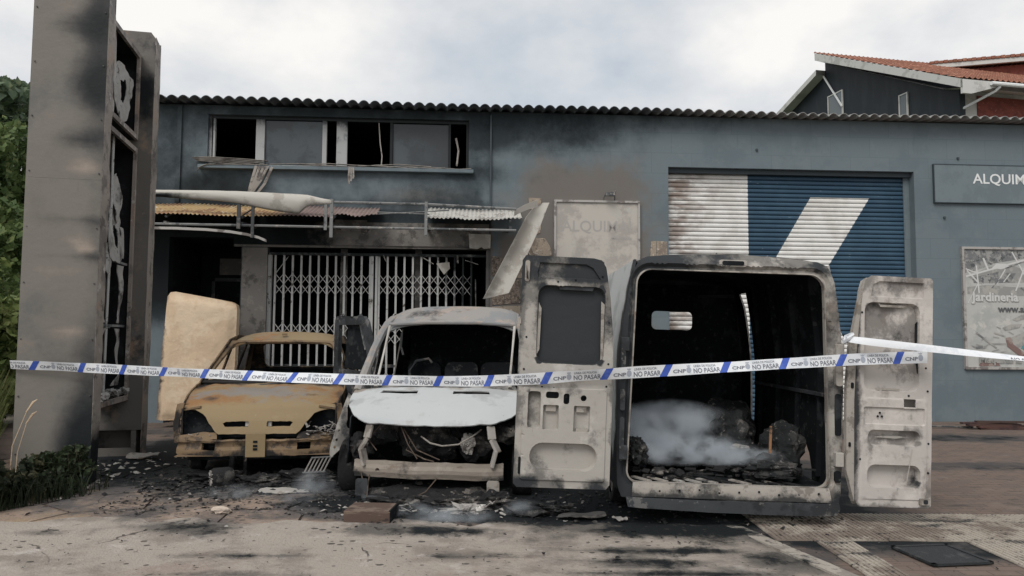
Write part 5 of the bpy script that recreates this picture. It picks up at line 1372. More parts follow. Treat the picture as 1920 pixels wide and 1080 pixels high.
# bonnet: parameter v runs from lip (0) to windscreen (1)
hood = [(-.40, .0), (.40, .0), (.44, .06), (.52, .26), (.58, .36), (.68, .42), (.80, .45), (.835, .52), (.845, .8), (.82, 1.0), (-.82, 1.0), (-.845, .8), (-.835, .52), (-.80, .45), (-.68, .42), (-.58, .36), (-.52, .26), (-.44, .06)]
nost = [[(-.34, .14), (-.10, .135), (-.09, .20), (-.10, .235), (-.33, .235), (-.36, .21)], [(.09, .135), (.33, .14), (.36, .21), (.33, .235), (.10, .235), (.09, .2)]]
def hood_fn(u, v):
    pr_ = [(0, .06, .555), (.26, .11, .70), (.45, .20, .845), (.62, .38, .945), (.8, .62, 1.01), (1.0, .93, 1.065)]
    for a, b in zip(pr_, pr_[1:]):
        if v <= b[0] + 1e-6 or b[0] == 1.0:
            t = (v - a[0]) / (b[0] - a[0]); y, z = a[1] + (b[1] - a[1]) * t, a[2] + (b[2] - a[2]) * t; break
    k = abs(u) / .83
    cr = .028 * k ** 3
    wave = .012 * nz(u * 1.2, v, 3, 4) * smooth(.45, .7, v) + .014 * math.sin(u * 9 + v * 20) * smooth(.55, .75, v) * math.exp(-((u - .12) / .35) ** 2) * .5
    dent = -.014 * (1 - 2 * abs(nz(u * 1.1, v * 1.4, 7, 2.3))) * smooth(.3, .5, v) + .004 * nz(u, v, 1, 13)
    return (u, y + .06 * k ** 2.5, z - cr + wave + dent)
sheet('bonnet', rag(hood, .012, .045, 8), M['ochre'], car, fn=hood_fn, holes=[rag(n_, .01, .03, 4) for n_ in nost], res=.035, thick=.012, attr={'rust': lambda u, v: .62 * smooth(.35, .62, v) + .5 * nz(u, v, 8, 2.2) * smooth(.2, .5, v), 'grey': lambda u, v: .9 * g2(u, v, -.1, .76, .7, .13) + .5 * g2(u, v, .25, .55, .3, .12) + .3 * nz(u, v, 1, 4), 'soot': lambda u, v: .8 * smooth(.88, 1, v) * (.6 + nz(u, v, 6, 4)) + .6 * smooth(.72, .83, abs(u)) * (.5 + nz(u, v, 2, 5)) + .45 * g2(u, v, .5, .66, .2, .06) + .4 * g2(u, v, -.55, .6, .14, .05)})
for s in (-1, 1):
    MB().box(s * .115 - .02, .13, .63, s * .115 + .02, .19, .70).build('nostril_tab', M['v_pink'], car)
m = MB(); m.box(-.42, .20, .50, .42, .24, .74); m.build('grille_backing', M['v_in'], car)
# windscreen surround and roof
def scr(u, v):   # v 0 bottom .. 1 top of the screen plane
    y = .93 + .78 * v; z = 1.06 + .50 * v
    return (u, y + .10 * (u / .8) ** 2, z + .02 * (1 - (u / .7) ** 2) * v)
scr_out = [(-.83, 0), (.83, 0), (.655, 1.0), (-.655, 1.0)]
scr_in = [(-.785, .05), (.785, .05), (.725, .4), (.615, .90), (.575, .95), (-.575, .95), (-.615, .90), (-.725, .4)]
sheet('windscreen_frame', scr_out, M['ochre_d'], car, fn=scr, holes=[scr_in], res=.04, thick=.03, attr={'soot': lambda u, v: .5 * smooth(.3, 0, v) + .42 + .5 * nz(u, v, 3, 3) - .4 * smooth(.85, 1, v)})
def croof(u, v):
    k = abs(u) / .655
    f = max(0, (2.05 - v) / .34)
    return (u * (1 + .0 * f), v + .0, 1.685 - .10 * k ** 4 - .022 * k ** 2 - .105 * f ** 1.5 + .004 * nz(u, v, 2, 4) + .10 * (0))
sheet('roof', [(-.655, 1.71), (.655, 1.71), (.66, 2.1), (.66, 3.3), (-.66, 3.3), (-.66, 2.1)], M['ochre'], car, fn=croof, res=.05, thick=.015, attr={'soot': lambda u, v: .55 * smooth(.5, .66, abs(u)) * (.4 + nz(u, v, 3, 5)), 'grey': lambda u, v: .2})
MB().box(-.03, 1.76, 1.635, .03, 1.80, 1.66).build('mirror_mount', M['ochre_d'], car)
for s in (-1, 1):
    ar = lambda c: [(c - .33 * math.cos(R(a)), .25 + .38 * math.sin(R(a))) for a in range(0, 181, 20)]
    prof = [(.30, .3)] + ar(.72) + ar(3.1) + [(3.75, .3), (3.85, .9), (3.65, 1.1), (3.35, 1.62), (2.1, 1.64), (1.72, 1.58), (.98, 1.06), (.45, .93), (.2, .82), (.22, .5)]
    wins = [[(1.15, 1.08), (1.95, 1.06), (1.95, 1.52), (1.75, 1.50)], [(2.05, 1.06), (2.85, 1.07), (2.85, 1.52), (2.05, 1.53)], [(2.95, 1.08), (3.4, 1.12), (3.22, 1.48), (2.95, 1.52)]]
    sheet('body_side', prof, M['ochre_d'], car, fn=lambda u, v, s=s: (s * cw(u, v), u, v), holes=wins, res=.07, thick=.015, attr={'soot': lambda u, v: .5 + .5 * nz(u, v, 0, 1.5) + .4 * smooth(.7, .4, v)}, flip=(s < 0))
    wheel(car, s * .74, .72, .25, .27, .17, s, False); wheel(car, s * .74, 3.1, .25, .27, .17, s, False)
    # headlamp cavity with ragged rim
    fe = [(s * a, z) for a, z in ((.79, .88), (.865, .87), (.90, .66), (.875, .47), (.80, .48), (.835, .62), (.815, .78))]
    sf = [(s * a, z) for a, z in ((.41, .505), (.86, .46), (.86, .535), (.70, .55), (.56, .575), (.43, .565))]
    sheet('fender_edge', rag(fe, .008, .03, 2), M['ochre_d'], car, fn=lambda u, v: (u, .10 + .35 * max(0, abs(u) - .6) + .12 * (v - .5) + .012 * nz(u, v, 3, 8), v), res=.03, thick=.014, attr={'soot': lambda u, v: .45 + .6 * nz(u, v, 1, 5)})
    sheet('lamp_shelf', rag(sf, .008, .03, 6), M['ochre_d'], car, fn=lambda u, v: (u, .06 + .22 * max(0, abs(u) - .5) + .9 * max(0, v - .50) + .01 * nz(u, v, 5, 9), v), res=.03, thick=.012, attr={'soot': lambda u, v: .5 + .6 * nz(u, v, 2, 5)})
    m = MB(); m.box(min(s * .42, s * .84), .32, .42, max(s * .42, s * .84), .36, .86); m.build('lamp_backing', M['v_in'], car)
    MB().bar((s * .62, .22, .84), (s * .82, .26, .80), .03, .02).build('lamp_bracket', M['ochre_d'], car)
    MB().bar((s * .80, .20, .52), (s * .5, .12, .50), .035, .02).build('lamp_bracket', M['ochre_d'], car)
hl_r = random.Random(4)
for i in range(46):
    p = Vector((.66 + hl_r.uniform(-.17, .17), .10 + hl_r.uniform(-.02, .1), .535 + hl_r.uniform(0, .10)))
    q = p + Vector((hl_r.uniform(-.08, .08), hl_r.uniform(-.03, .03), hl_r.uniform(-.02, .05)))
    MB().bar(p, q, hl_r.uniform(.012, .035), .006).build('lamp_remains', M['ash'], car)
for i in range(12):
    p = Vector((-.56 + hl_r.uniform(-.12, .12), .10 + hl_r.uniform(-.02, .08), .50 + hl_r.uniform(0, .05)))
    MB().bar(p, p + Vector((hl_r.uniform(-.09, .09), hl_r.uniform(-.03, .03), hl_r.uniform(-.02, .03))), .02, .006).build('lamp_remains', M['ash'], car)
# bumper beam with bracket
bb = [(-.84, .35), (-.80, .315), (-.6, .325), (.6, .325), (.80, .315), (.84, .37), (.83, .52), (.6, .485), (-.6, .485), (-.83, .50)]
def bfn(u, v): return (u, .0 + .16 * (abs(u) / .84) ** 3 + .025 * smooth(.40, .415, v) * smooth(.47, .455, v) + .006 * nz(u, v, 5, 6), v + .006 * nz(u, 0, 2, 4))
sheet('bumper_beam', rag(bb, .012, .04, 1), M['ochre_d'], car, fn=bfn, holes=[rr(-.56, .385, -.42, .465, .01, 2), rr(.42, .385, .56, .465, .01, 2)], res=.03, thick=.03, attr={'soot': lambda u, v: .45 + .7 * nz(u, v, 0, 4) + .3 * smooth(.4, .33, v)})
m = MB(); m.box(-.10, -.022, .315, .10, .0, .565); m.build('towing_bracket', M['ochre'], car)
for z in (.40, .435, .48): MB().box(-.022, -.028, z - .012, .012 + .01, -.023, z + .012).build('bolt_hole', M['v_in'], car)
m = MB(); m.box(-.82, .02, .325, .82, .16, .33); m.build('beam_flange', M['ochre_d'], car)
m = MB(); m.box(-.80, .45, .22, .80, 3.6, .27); m.box(-.78, .95, .3, .78, 1.0, 1.04); m.box(-.70, .97, .98, .70, 1.15, 1.03); m.build('floor', M['v_in'], car)
m = MB(); m.box(-.80, 3.62, .3, .80, 3.68, 1.12); m.build('tailgate_lower', M['v_in'], car)
# tail panel with back window opening
sheet('tailgate', [(-.80, 1.08), (.80, 1.08), (.64, 1.62), (-.64, 1.62)], M['ochre_d'], car, fn=lambda u, v: (u, 3.72 - .75 * (v - 1.08), v), holes=[rr(-.56, 1.14, .60, 1.50, .07)], res=.08, thick=.03, attr={'soot': lambda u, v: .7})
for x in (-.42, .42):
    m = MB(); m.prism(rr(x - .22, .4, x + .22, 1.12, .08), 1.95, 2.05); m.build('seat_frame', M['v_in'], car)
m = MB(); m.prism(rr(-.66, .4, .66, 1.10, .08), 2.9, 3.0); m.build('seat_frame', M['v_in'], car)
lump('engine_remains', M['char'], car, (0, .62, .5), (.5, .3, .2), .4, 4.0, 4)
mb = MB(); mb.tube([(-.25, .9, 1.02), (.1, .86, 1.06), (.5, .95, 1.05)], .012, 5); mb.build('wiper_arm', M['v_dark'], car)
MB().bar((-.30, .2, .03), (-.28, .3, .32), .05).bar((-.14, .2, .03), (-.16, .3, .3), .035).build('hanging_pipe', M['char'], car)
# ------------------------------------------------------------------ police tape
M['tape'] = mk('white_tape_film', (.72, .74, .77), [((.62, .65, .69), 6, .4, .7)], rough=.4)
M['tape_blue'] = mk('tape_blue_print', (.05, .10, .42), [((.08, .14, .48), 5, .4, .7)], rough=.4)
M['tape_grey'] = mk('tape_grey_print', (.16, .17, .20), rough=.5)
M['tape_crest'] = mk('tape_crest_print', (.34, .37, .43), rough=.5)
tape = thing('police_tape', 'white police cordon tape with blue slanted bars stretched from totem to the right van door', 'barrier tape')
def catm(P, n):
    P = [Vector(p) for p in P]; Q = [P[0] * 2 - P[1]] + P + [P[-1] * 2 - P[-2]]; out = []
    for i in range(1, len(Q) - 2):
        for k in range(n):
            t = k / n; a, b, c, d = Q[i - 1:i + 3]
            out.append(.5 * (2 * b + (c - a) * t + (2 * a - 5 * b + 4 * c - d) * t * t + (3 * b - a - 3 * c + d) * t ** 3))
    return out + [P[-1]]
TP = catm([(-5.23, 7.83, 1.285), (-4.46, 7.84, 1.255), (-3.2, 7.48, 1.225), (-1.9, 7.05, 1.205), (-.6, 6.60, 1.21), (.06, 6.30, 1.245), (.85, 6.28, 1.30), (1.6, 6.31, 1.345), (2.4, 6.35, 1.395), (3.0, 6.40, 1.43), (3.56, 6.42, 1.45)], 14)
cum = [0.0]
for a, b in zip(TP, TP[1:]): cum.append(cum[-1] + (b - a).length)
def tape_at(d):
    d = max(0, min(cum[-1] - 1e-6, d))
    i = max(k for k in range(len(cum)) if cum[k] <= d); i = min(i, len(TP) - 2)
    t = (d - cum[i]) / (cum[i + 1] - cum[i])
    # smoothed tangent
    a = TP[max(0, i - 1)].lerp(TP[i], t); b = TP[i + 1].lerp(TP[min(len(TP) - 1, i + 2)], t)
    tg = (b - a).normalized()
    p = TP[i].lerp(TP[i + 1], t)
    roll = .30 * math.sin(d * 1.3 + .5) + .20 * math.sin(d * 3.1 + 1) + .55 * math.exp(-((d - 9.15) / .10) ** 2)
    nrm = tg.cross(Vector((0, 0, 1))).normalized()        # towards the viewer
    up = (nrm.cross(tg) * -1).normalized()
    if up.z < 0: up = -up
    up = (up * math.cos(roll) + nrm * math.sin(roll)).normalized()
    nrm2 = tg.cross(up).normalized()
    return p, tg, up, nrm2
TW = .096
def tp(d, v, off=0.0):
    p, tg, up, nr = tape_at(d)
    v2 = v - .5
    return p + up * (v2 * TW) + nr * (off + .005 * math.sin(d * 9 + v * 2.0)) + up * (.006 * math.sin(d * 2.3) * v2)
vs, fs = [], []
ND = int(cum[-1] / .04)
for i in range(ND + 1):
    for k in range(4): vs.append(tp(cum[-1] * i / ND, k / 3))
for i in range(ND):
    for k in range(3): fs.append((i * 4 + k, i * 4 + 4 + k, i * 4 + 5 + k, i * 4 + 1 + k))
mesh_obj('tape_band', vs, fs, M['tape'], tape, True)
UN = .505
def flatprint(name, poly_verts, faces, mat, d0, zoff=.0016):
    # poly_verts in tape units: x metres along, y 0..1 across
    return mesh_obj(name, [tp(d0 + x, y, zoff) for x, y in poly_verts], faces, mat, tape)
t_no = text_geo('NO PASAR', .058, .0012, 'LEFT'); t_li = text_geo('LINEA DE POLICIA', .027, .0004, 'LEFT'); t_c = text_geo('CNP', .04, .0012, 'LEFT')
def stext(geo, d0, y0, sx=1.0): return [(d0 + v.x * sx, y0 + v.y / TW) for v in geo[0]], geo[1]
lv, lf = [], []
k = -1
while True:
    d0 = -.33 + (k + 1) * UN + .02; k += 1
    if d0 > cum[-1]: break
    def ok(d): return 0.0 < d < cum[-1] - .005
    if ok(d0) and ok(d0 + .085):
        n_ = 4
        pv_ = [(x + .055 * (y - .5) + .0425, y) for y in (0, .33, .67, 1) for x in (-.031, .031)]
        flatprint('blue_bar', pv_, [(2 * j, 2 * j + 1, 2 * j + 3, 2 * j + 2) for j in range(3)], M['tape_blue'], d0)
    for geo, off, y0, sx in ((t_c, .098, .24, 1.35), (t_li, .275, .66, .86), (t_no, .268, .12, .83)):
        pv_, f_ = stext(geo, d0 + off, y0, sx)
        if ok(pv_[0][0]) or ok(d0 + off + .2):
            base_ = len(lv); keep_v = [tp(min(max(x, .001), cum[-1] - .001), y, .0016) for x, y in pv_]
            if d0 + off + .21 < 0.0 or d0 + off > cum[-1] - .05: continue
            mesh_obj('lettering', keep_v, [f for f in f_ if all(ok(pv_[i][0]) for i in f)], M['tape_grey'], tape)
    if ok(d0 + .2) and ok(d0 + .26):
        cr = [(.232 + .021 * math.cos(t), .44 + .27 * math.sin(t)) for t in np.linspace(0, 6.283, 15)[:-1]]
        flatprint('crest', cr + [(.218, .74), (.246, .74), (.249, .90), (.239, .80), (.232, .92), (.225, .80), (.215, .90)], [tuple(range(14)), (14, 15, 16, 17, 18, 19, 20)], M['tape_crest'], d0)
# second, twisted tape leaving to the right
t2 = thing('police_tape', 'narrow twisted white tape running from the van hinge out past the poster', 'barrier tape')
P2 = catm([(2.86, 6.38, 1.60), (3.05, 6.33, 1.575), (3.5, 6.28, 1.525), (4.2, 6.2, 1.45), (5.2, 6.1, 1.355), (6.6, 5.95, 1.27)], 10)
vs, fs = [], []
for i, p in enumerate(P2):
    t = i / (len(P2) - 1); a = R(38 - 30 * math.sin(t * 5.2) + 24 * t); w = .066
    for kk in range(3):
        q = (kk - 1) * .5
        vs.append(p + Vector((0.0, math.sin(a), math.cos(a))) * w * q + Vector((0, -.006 * (1 - abs(q) * 2), 0)))
for i in range(len(P2) - 1):
    for kk in range(2): fs.append((i * 3 + kk, i * 3 + 3 + kk, i * 3 + 4 + kk, i * 3 + 1 + kk))
mesh_obj('tape_band', vs, fs, M['tape'], t2, True)
g = text_geo('NO PASAR', .05, .001, 'LEFT')
vs = []
for v in g[0]:
    x = 4.12 + v.x * .9; t_ = (x - 4.2) / 1.0
    vs.append((x, 6.2 - .1 * t_ - .020, 1.425 - .095 * t_ + v.y * .7))
mesh_obj('lettering', vs, g[1], M['tape_grey'], t2)
MB().tube([(2.84, 6.40, 1.57), (2.86, 6.36, 1.60), (2.90, 6.37, 1.64), (2.87, 6.42, 1.62), (2.84, 6.40, 1.58)], .018, 6).build('knot', M['tape'], t2, True)

# ------------------------------------------------------------------ things lying about
def at_ground(name, label, cat, x, y, z=0, rz=0): return thing(name, label, cat, (x, y, z), (0, 0, R(rz)))
M['wood'] = mk('scorched_brown_wood', (.095, .065, .052), [((.17, .125, .10), 3, .45, .7, 1, (1, 1, 7)), ((.04, .03, .028), 5, .55, .75, .9, (1, 1, 3))], rough=.85, bump=(14, .4, .01))
bx_ = at_ground('wooden_drawer', 'scorched brown wooden drawer box lying in front of the white van', 'drawer', -1.22, 6.62, 0, -4)
MB().box(-.20, -.14, .012, .20, -.122, .108).build('front_board', M['wood'], bx_, False, .004)
MB().box(-.20, -.12, .09, .185, .20, .11).build('top_board', M['wood'], bx_, False, .004)
MB().box(.187, -.12, .0, .203, .21, .112).build('side_board', M['v_in'], bx_)
MB().box(-.2, -.12, .0, -.184, .2, .088).build('side_board', M['wood'], bx_)
st_ = lump('pale_stone', mk('pale_stone', (.5, .42, .35), [((.38, .32, .27), 8, .45, .7)], rough=.9, bump=(30, .4)), None, (-2.60, 6.82, .035), (.105, .055, .035), .3, 4.4, 3); tag(st_, 'smooth pale cream stone lying alone on the pinkish flagstones', 'stone'); st_.rotation_euler = (0, 0, R(-25))
mt = at_ground('burnt_motor', 'round burnt electric motor with rusty windings below the ochre car', 'motor', -3.06, 8.05, .10, 35)
m = MB(); m.lathe([(.001, -.12), (.085, -.12), (.10, -.09), (.10, .06), (.08, .10), (.04, .12), (.001, .12)], 18); m.build('casing', M['char'], mt, True)
m = MB()
for i in range(10):
    a = 2 * math.pi * i / 10; m.bar((-.125, .03 * math.cos(a), .03 * math.sin(a)), (-.125, .08 * math.cos(a), .08 * math.sin(a)), .014, .008)
m.build('windings', M['ash'], mt)
gr = at_ground('grille_fragment', 'bent slatted grille fragment propped beside the white van wheel', 'grille', -2.12, 8.15, .14, 20)
for i in range(6): MB().bar((-.10 + i * .04, 0, 0), (-.02 + i * .04, .02, .15), .014, .01).build('slat', M['alu'], gr)
MB().bar((-.12, -.01, 0), (.12, -.01, .0), .02, .012).bar((-.03, .01, .15), (.2, .03, .15), .02, .012).build('rim', M['rail'], gr)
# planks and a pipe by the wall on the right
pk = at_ground('plank_pile', 'small pile of reddish brown boards lying by the foot of the right wall', 'boards', 8.7, 13.5, 0, 3)
pr_ = random.Random(6)
for i in range(5):
    a = pr_.uniform(-.25, .25); x = pr_.uniform(-.25, .25); z = .02 + .035 * i * .8
    MB().bar((x - .5 * math.cos(a), pr_.uniform(-.12, .12), z), (x + .5 * math.cos(a), pr_.uniform(-.12, .12), z + pr_.uniform(-.005, .02)), .10, .03).build('board', mk('reddish_board_%s' % 'abcdefg'[i], (.065 + .03 * pr_.random(), .045, .038), [((.05, .03, .03), 5, .5, .7)], rough=.8), pk)
pp = at_ground('long_pole', 'thin dark pole lying on the paving between van door and board pile', 'pole', 7.4, 13.6)
MB().tube([(-1.0, .15, .05), (.9, -.05, .03)], .018, 6).build('pole_tube', M['rail_dark'], pp)

# crumpled scraps
def scrap(c, s, r_, flat=.35):
    n = r_.randint(4, 7); pts = []
    for i in range(n):
        a = 2 * math.pi * i / n + r_.uniform(-.3, .3); d = s * r_.uniform(.5, 1.2)
        pts.append(Vector((d * math.cos(a), d * math.sin(a) * r_.uniform(.4, 1), r_.uniform(0, s * flat))))
    q = Matrix.Rotation(r_.uniform(0, 6.28), 3, 'Z') @ Matrix.Rotation(r_.gauss(0, .3), 3, 'X')
    pts = [q @ p for p in pts]; lo = min(p.z for p in pts)
    pts = [p - Vector((0, 0, lo)) + Vector(c) for p in pts]
    ctr = sum(pts, Vector()) / n + Vector((0, 0, s * r_.uniform(.05, .45)))
    return pts, ctr
sr = random.Random(77)
def scatter(name, label, mat, n, area, smin, smax, flat=.35, keep=None):
    mb = MB()
    for _ in range(n):
        for _t in range(12):
            x, y = area(sr)
            if keep is None or keep(x, y): break
        pts, ctr = scrap((x, y, .008), smin * (smax / smin) ** sr.random(), sr, flat)
        k_ = len(mb.v); mb.v += [tuple(p) for p in pts] + [tuple(ctr)]
        nn = len(pts)
        mb.f += [(k_ + i, k_ + (i + 1) % nn, k_ + nn) for i in range(nn)] + [tuple(k_ + i for i in range(nn))[::-1]]
    return tag(mb.build(name, mat), label, 'debris', kind='stuff')
front = lambda r_: (r_.uniform(-3.8, 3.0), r_.gauss(7.25, .55))
scatter('black_debris', 'black charred crumbs strewn along the front of the burnt vehicles', M['char'], 2600, front, .006, .035, .5, lambda x, y: soot_shade_ground(x, y) > .35)
scatter('black_debris', 'black charred flakes under the ochre car', M['char'], 1100, lambda r_: (r_.gauss(-2.75, .75), r_.gauss(8.3, .42)), .008, .06, .6)
scatter('ash_debris', 'pale ash flakes strewn along the front of the burnt vehicles', M['ash'], 200, front, .005, .025, .4, lambda x, y: soot_shade_ground(x, y) > .4)
scatter('ash_debris', 'grey ash crusts under the nose of the white van', M['ash'], 110, lambda r_: (r_.gauss(-.75, .42), r_.gauss(7.05, .16)), .02, .09, .5)
scatter('road_crumbs', 'small dark crumbs scattered over the pale concrete', M['char'], 420, lambda r_: (r_.uniform(-4.5, 4), r_.uniform(4.9, 6.5)), .004, .014, .4)
scatter('plastic_debris', 'pale melted plastic bits at the foot of the totem sign', M['rubble_w'], 60, lambda r_: (r_.gauss(-4.55, .25), r_.gauss(9.3, .7)), .015, .06, .4)
# low heaps of burnt stuff under the noses of the vehicles
for k, (x, y, rx_, ry_, rz_, mt_, lb) in enumerate(((-1.05, 7.12, .26, .12, .07, 'char', 'grey black charred heap under the left half of the white van beam'), (-.62, 7.08, .30, .13, .075, 'char', 'longest charred heap under the middle of the white van beam'),
        (-.22, 7.12, .20, .12, .09, 'char', 'spiky charred heap under the right end of the white van beam'), (-.42, 6.90, .17, .08, .05, 'ash', 'small ashen heap in front of the white van between smoke wisps'),
        (-3.25, 8.35, .28, .16, .07, 'char', 'charred heap under the left headlamp hole of the ochre car'), (-2.7, 8.2, .22, .14, .06, 'char', 'charred heap under the bumper bracket of the ochre car'),
        (-2.25, 8.3, .28, .16, .08, 'char', 'charred heap under the right headlamp hole of the ochre car'), (.35, 7.0, .22, .13, .05, 'load', 'flat black heap on the ground under the left rear door'))):
    o = lump('charred_heap', M[mt_], None, (x, y, rz_ * .55), (rx_, ry_, rz_), .75, 3.3 * k + .7, 4, 2.6); tag(o, lb, 'burnt debris')
# larger pieces that can be told apart
BIG = [('crumpled_sheet', 'crumpled grey brown metal sheet under the middle of the white van bumper', -.72, 6.95, .20, 'char', .7), ('crumpled_sheet', 'crumpled ashen sheet lying under the left side of the white van bumper', -1.0, 6.98, .11, 'ash', .8),
       ('crumpled_sheet', 'pale curled scrap below the right end of the white van beam', -.25, 6.98, .10, 'ash', .8), ('crumpled_sheet', 'dark scorched sheet flat on the ground between white van and open door', .15, 6.85, .2, 'load', .3),
       ('crumpled_sheet', 'brownish flat sheet on the black ground below the left rear door', .62, 6.75, .22, 'concrete_sooty', .12), ('crumpled_sheet', 'small bright scrap on the ground below the left corner of the panel van', .95, 6.62, .07, 'ash', .6),
       ('crumpled_sheet', 'long thin grey strip on the ground right below the ochre car bumper', -2.35, 7.75, .26, 'v_ash', .1), ('crumpled_sheet', 'black slab of charred plastic between ochre car and white van wheel', -1.95, 7.35, .14, 'load', .2),
       ('crumpled_sheet', 'pale plate on the flagstones in front of the ochre car', -2.35, 7.05, .16, 'flag', .06), ('crumpled_sheet', 'light curled flashing at the foot of the far totem pillar', -4.75, 9.75, .24, 'v_lip', .35)]
for nm, lb, x, y, s, mt_, fl in BIG:
    bm_pts = []
    out = [(s * (1 + .35 * nz(math.cos(a), math.sin(a), x + y, 1.6)) * math.cos(a), s * .55 * (1 + .35 * nz(math.cos(a), math.sin(a), x * y, 1.9)) * math.sin(a)) for a in np.linspace(0, 6.283, 15)[:-1]]
    o = sheet(nm, out, M[mt_], None, fn=lambda u, v: (u, v, .015 + s * fl * (.35 + nz(u / s, v / s, x * 3, .9) + .4 * nz(u / s, v / s, y * 3, 2.3))), res=s / 5, thick=.006, loc=(x, y, .01), smoothed=False)
    zmin = min(v.co.z for v in o.data.vertices); o.location.z = .016 - zmin
    tag(o, lb, 'scrap metal', group=None)
for x, y, s, lb in ((-4.62, 7.66, .07, 'white broken rubble lump at the foot of the near totem pillar beside the weeds'), (-4.47, 7.66, .06, 'flat white rubble chunk at the foot of the near totem pillar'), (-4.42, 7.86, .035, 'small white chip at the right foot of the near totem pillar')):
    tag(lump('rubble_chunk', M['rubble_w'], None, (x, y, s * .5), (s, s * .7, s * .55), .5, x * 7, 3), lb, 'rubble')

# ------------------------------------------------------------------ smoke
def smoke(name, label, box, dens_, parts, ns=2.2, thr=.45):
    m = bpy.data.materials.new(name); m.use_nodes = True; nt = m.node_tree; nt.nodes.clear()
    out = nt.nodes.new('ShaderNodeOutputMaterial'); pv = nt.nodes.new('ShaderNodeVolumePrincipled')
    pv.inputs['Color'].default_value = (.86, .92, .98, 1); pv.inputs['Anisotropy'].default_value = .1
    geo = nt.nodes.new('ShaderNodeNewGeometry'); pos = geo.outputs['Position']
    tot_ = None
    for c, r in parts:
        mp = nt.nodes.new('ShaderNodeVectorMath'); mp.operation = 'SUBTRACT'; nt.links.new(pos, mp.inputs[0]); mp.inputs[1].default_value = c
        dv = nt.nodes.new('ShaderNodeVectorMath'); dv.operation = 'DIVIDE'; nt.links.new(mp.outputs[0], dv.inputs[0]); dv.inputs[1].default_value = r
        ln = nt.nodes.new('ShaderNodeVectorMath'); ln.operation = 'LENGTH'; nt.links.new(dv.outputs[0], ln.inputs[0])
        f = ramp(nt, ln.outputs['Value'], 1.0, .15)
        tot_ = f if tot_ is None else mathn(nt, 'MAXIMUM', tot_, f)
    n = ramp(nt, noisen(nt, pos, ns, 4, .55), thr - .2, thr + .25)
    d = mathn(nt, 'MULTIPLY', mathn(nt, 'MULTIPLY', tot_, n), dens_)
    nt.links.new(d, pv.inputs['Density']); nt.links.new(pv.outputs[0], out.inputs['Volume'])
    x0, y0, z0, x1, y1, z1 = box
    o = MB().box(x0, y0, z0, x1, y1, z1).build(name, m)
    return tag(o, label, 'smoke', kind='stuff')
smoke('smoke', 'pale bluish smoke lying over the load inside the panel van', (VX - .88, VY + .12, .40, VX + .75, VY + 2.6, 1.2), 30.0,
      [((VX - .30, VY + .75, .56), (.85, .6, .17)), ((VX + .08, VY + .6, .52), (.75, .45, .10)), ((VX - .66, VY + .8, .68), (.40, .6, .30)), ((VX - .20, VY + 1.3, .76), (.65, .8, .22))], 4.2, .53)
smoke('smoke', 'thin white smoke drifting on the ground before the white van', (-1.15, 6.2, .012, .35, 7.1, .26), 5.0, [((-.5, 6.58, .03), (.48, .2, .13)), ((-.85, 6.75, .04), (.25, .16, .12)), ((.08, 6.85, .04), (.2, .16, .13))], 6.5, .47)
smoke('smoke', 'faint smoke patch on the flagstones below the ochre car', (-3.2, 7.0, .012, -1.7, 8.3, .32), 2.8, [((-2.7, 7.5, .03), (.42, .22, .14)), ((-2.02, 7.8, .06), (.28, .35, .2)), ((-2.05, 7.3, .03), (.2, .2, .12))], 5.0, .46)

# ------------------------------------------------------------------ hillside, trees, bushes and weeds on the left
M['hill'] = mk('hillside_grass', (.075, .10, .04), [((.045, .07, .03), .15, .4, .65), ((.11, .12, .05), .6, .55, .75)], rough=1, coord='World')
def hill_z(x, y):
    z = 5.0 * smooth(15, 48, y - .25 * min(0, x + 6)) + .12 * max(0, y - 48)
    z += 5.0 * smooth(-9, -30, x) * smooth(11, 30, y) + .8 * nz(x, y, 0, .06)
    return z * smooth(13.5, 20, y - max(0, (x + 9)) * 1.0 if x < -8 else (y - 9))
vs, fs = [], []
nx_, ny_ = 90, 60
for j in range(ny_ + 1):
    for i in range(nx_ + 1):
        x = -120 + 240 * i / nx_; y = 12 + 130 * (j / ny_) ** 1.4
        vs.append((x, y, hill_z(x, y) - .25))
for j in range(ny_):
    for i in range(nx_): a = j * (nx_ + 1) + i; fs.append((a, a + 1, a + nx_ + 2, a + nx_ + 1))
tag(mesh_obj('hillside', vs, fs, M['hill'], None, True), kind='structure')

def leaf_mat(name, c1, c2, c3):
    m = mk(name, c1, [(c2, .9, .4, .65), (c3, 3.5, .5, .75)], rough=.6, coord='World', spec=.2)
    nt = m.node_tree; b = nt.nodes['Principled BSDF']; tr_ = nt.nodes.new('ShaderNodeBsdfTranslucent'); mx = nt.nodes.new('ShaderNodeMixShader'); mx.inputs[0].default_value = .25
    src = b.inputs['Base Color'].links[0].from_socket; nt.links.new(src, tr_.inputs['Color'])
    out = nt.nodes['Material Output']; nt.links.new(b.outputs[0], mx.inputs[1]); nt.links.new(tr_.outputs[0], mx.inputs[2]); nt.links.new(mx.outputs[0], out.inputs['Surface'])
    return m
M['leaf_dark'] = leaf_mat('dark_tree_foliage', (.13, .175, .11), (.10, .14, .09), (.17, .20, .11))
M['leaf_mid'] = leaf_mat('mid_green_foliage', (.11, .155, .055), (.07, .11, .04), (.17, .20, .075))
M['leaf_light'] = leaf_mat('light_green_foliage', (.17, .21, .07), (.11, .155, .05), (.25, .27, .11))
M['weed'] = leaf_mat('dark_weed_leaves', (.036, .05, .026), (.02, .028, .016), (.085, .08, .045))
M['grass'] = leaf_mat('tall_grass_blades', (.10, .13, .035), (.07, .085, .03), (.19, .17, .07))
M['bark'] = mk('grey_brown_bark', (.09, .07, .055), [((.05, .04, .03), 6, .4, .7, 1, (1, 1, .3))], rough=.95)
lrng = np.random.default_rng(5)
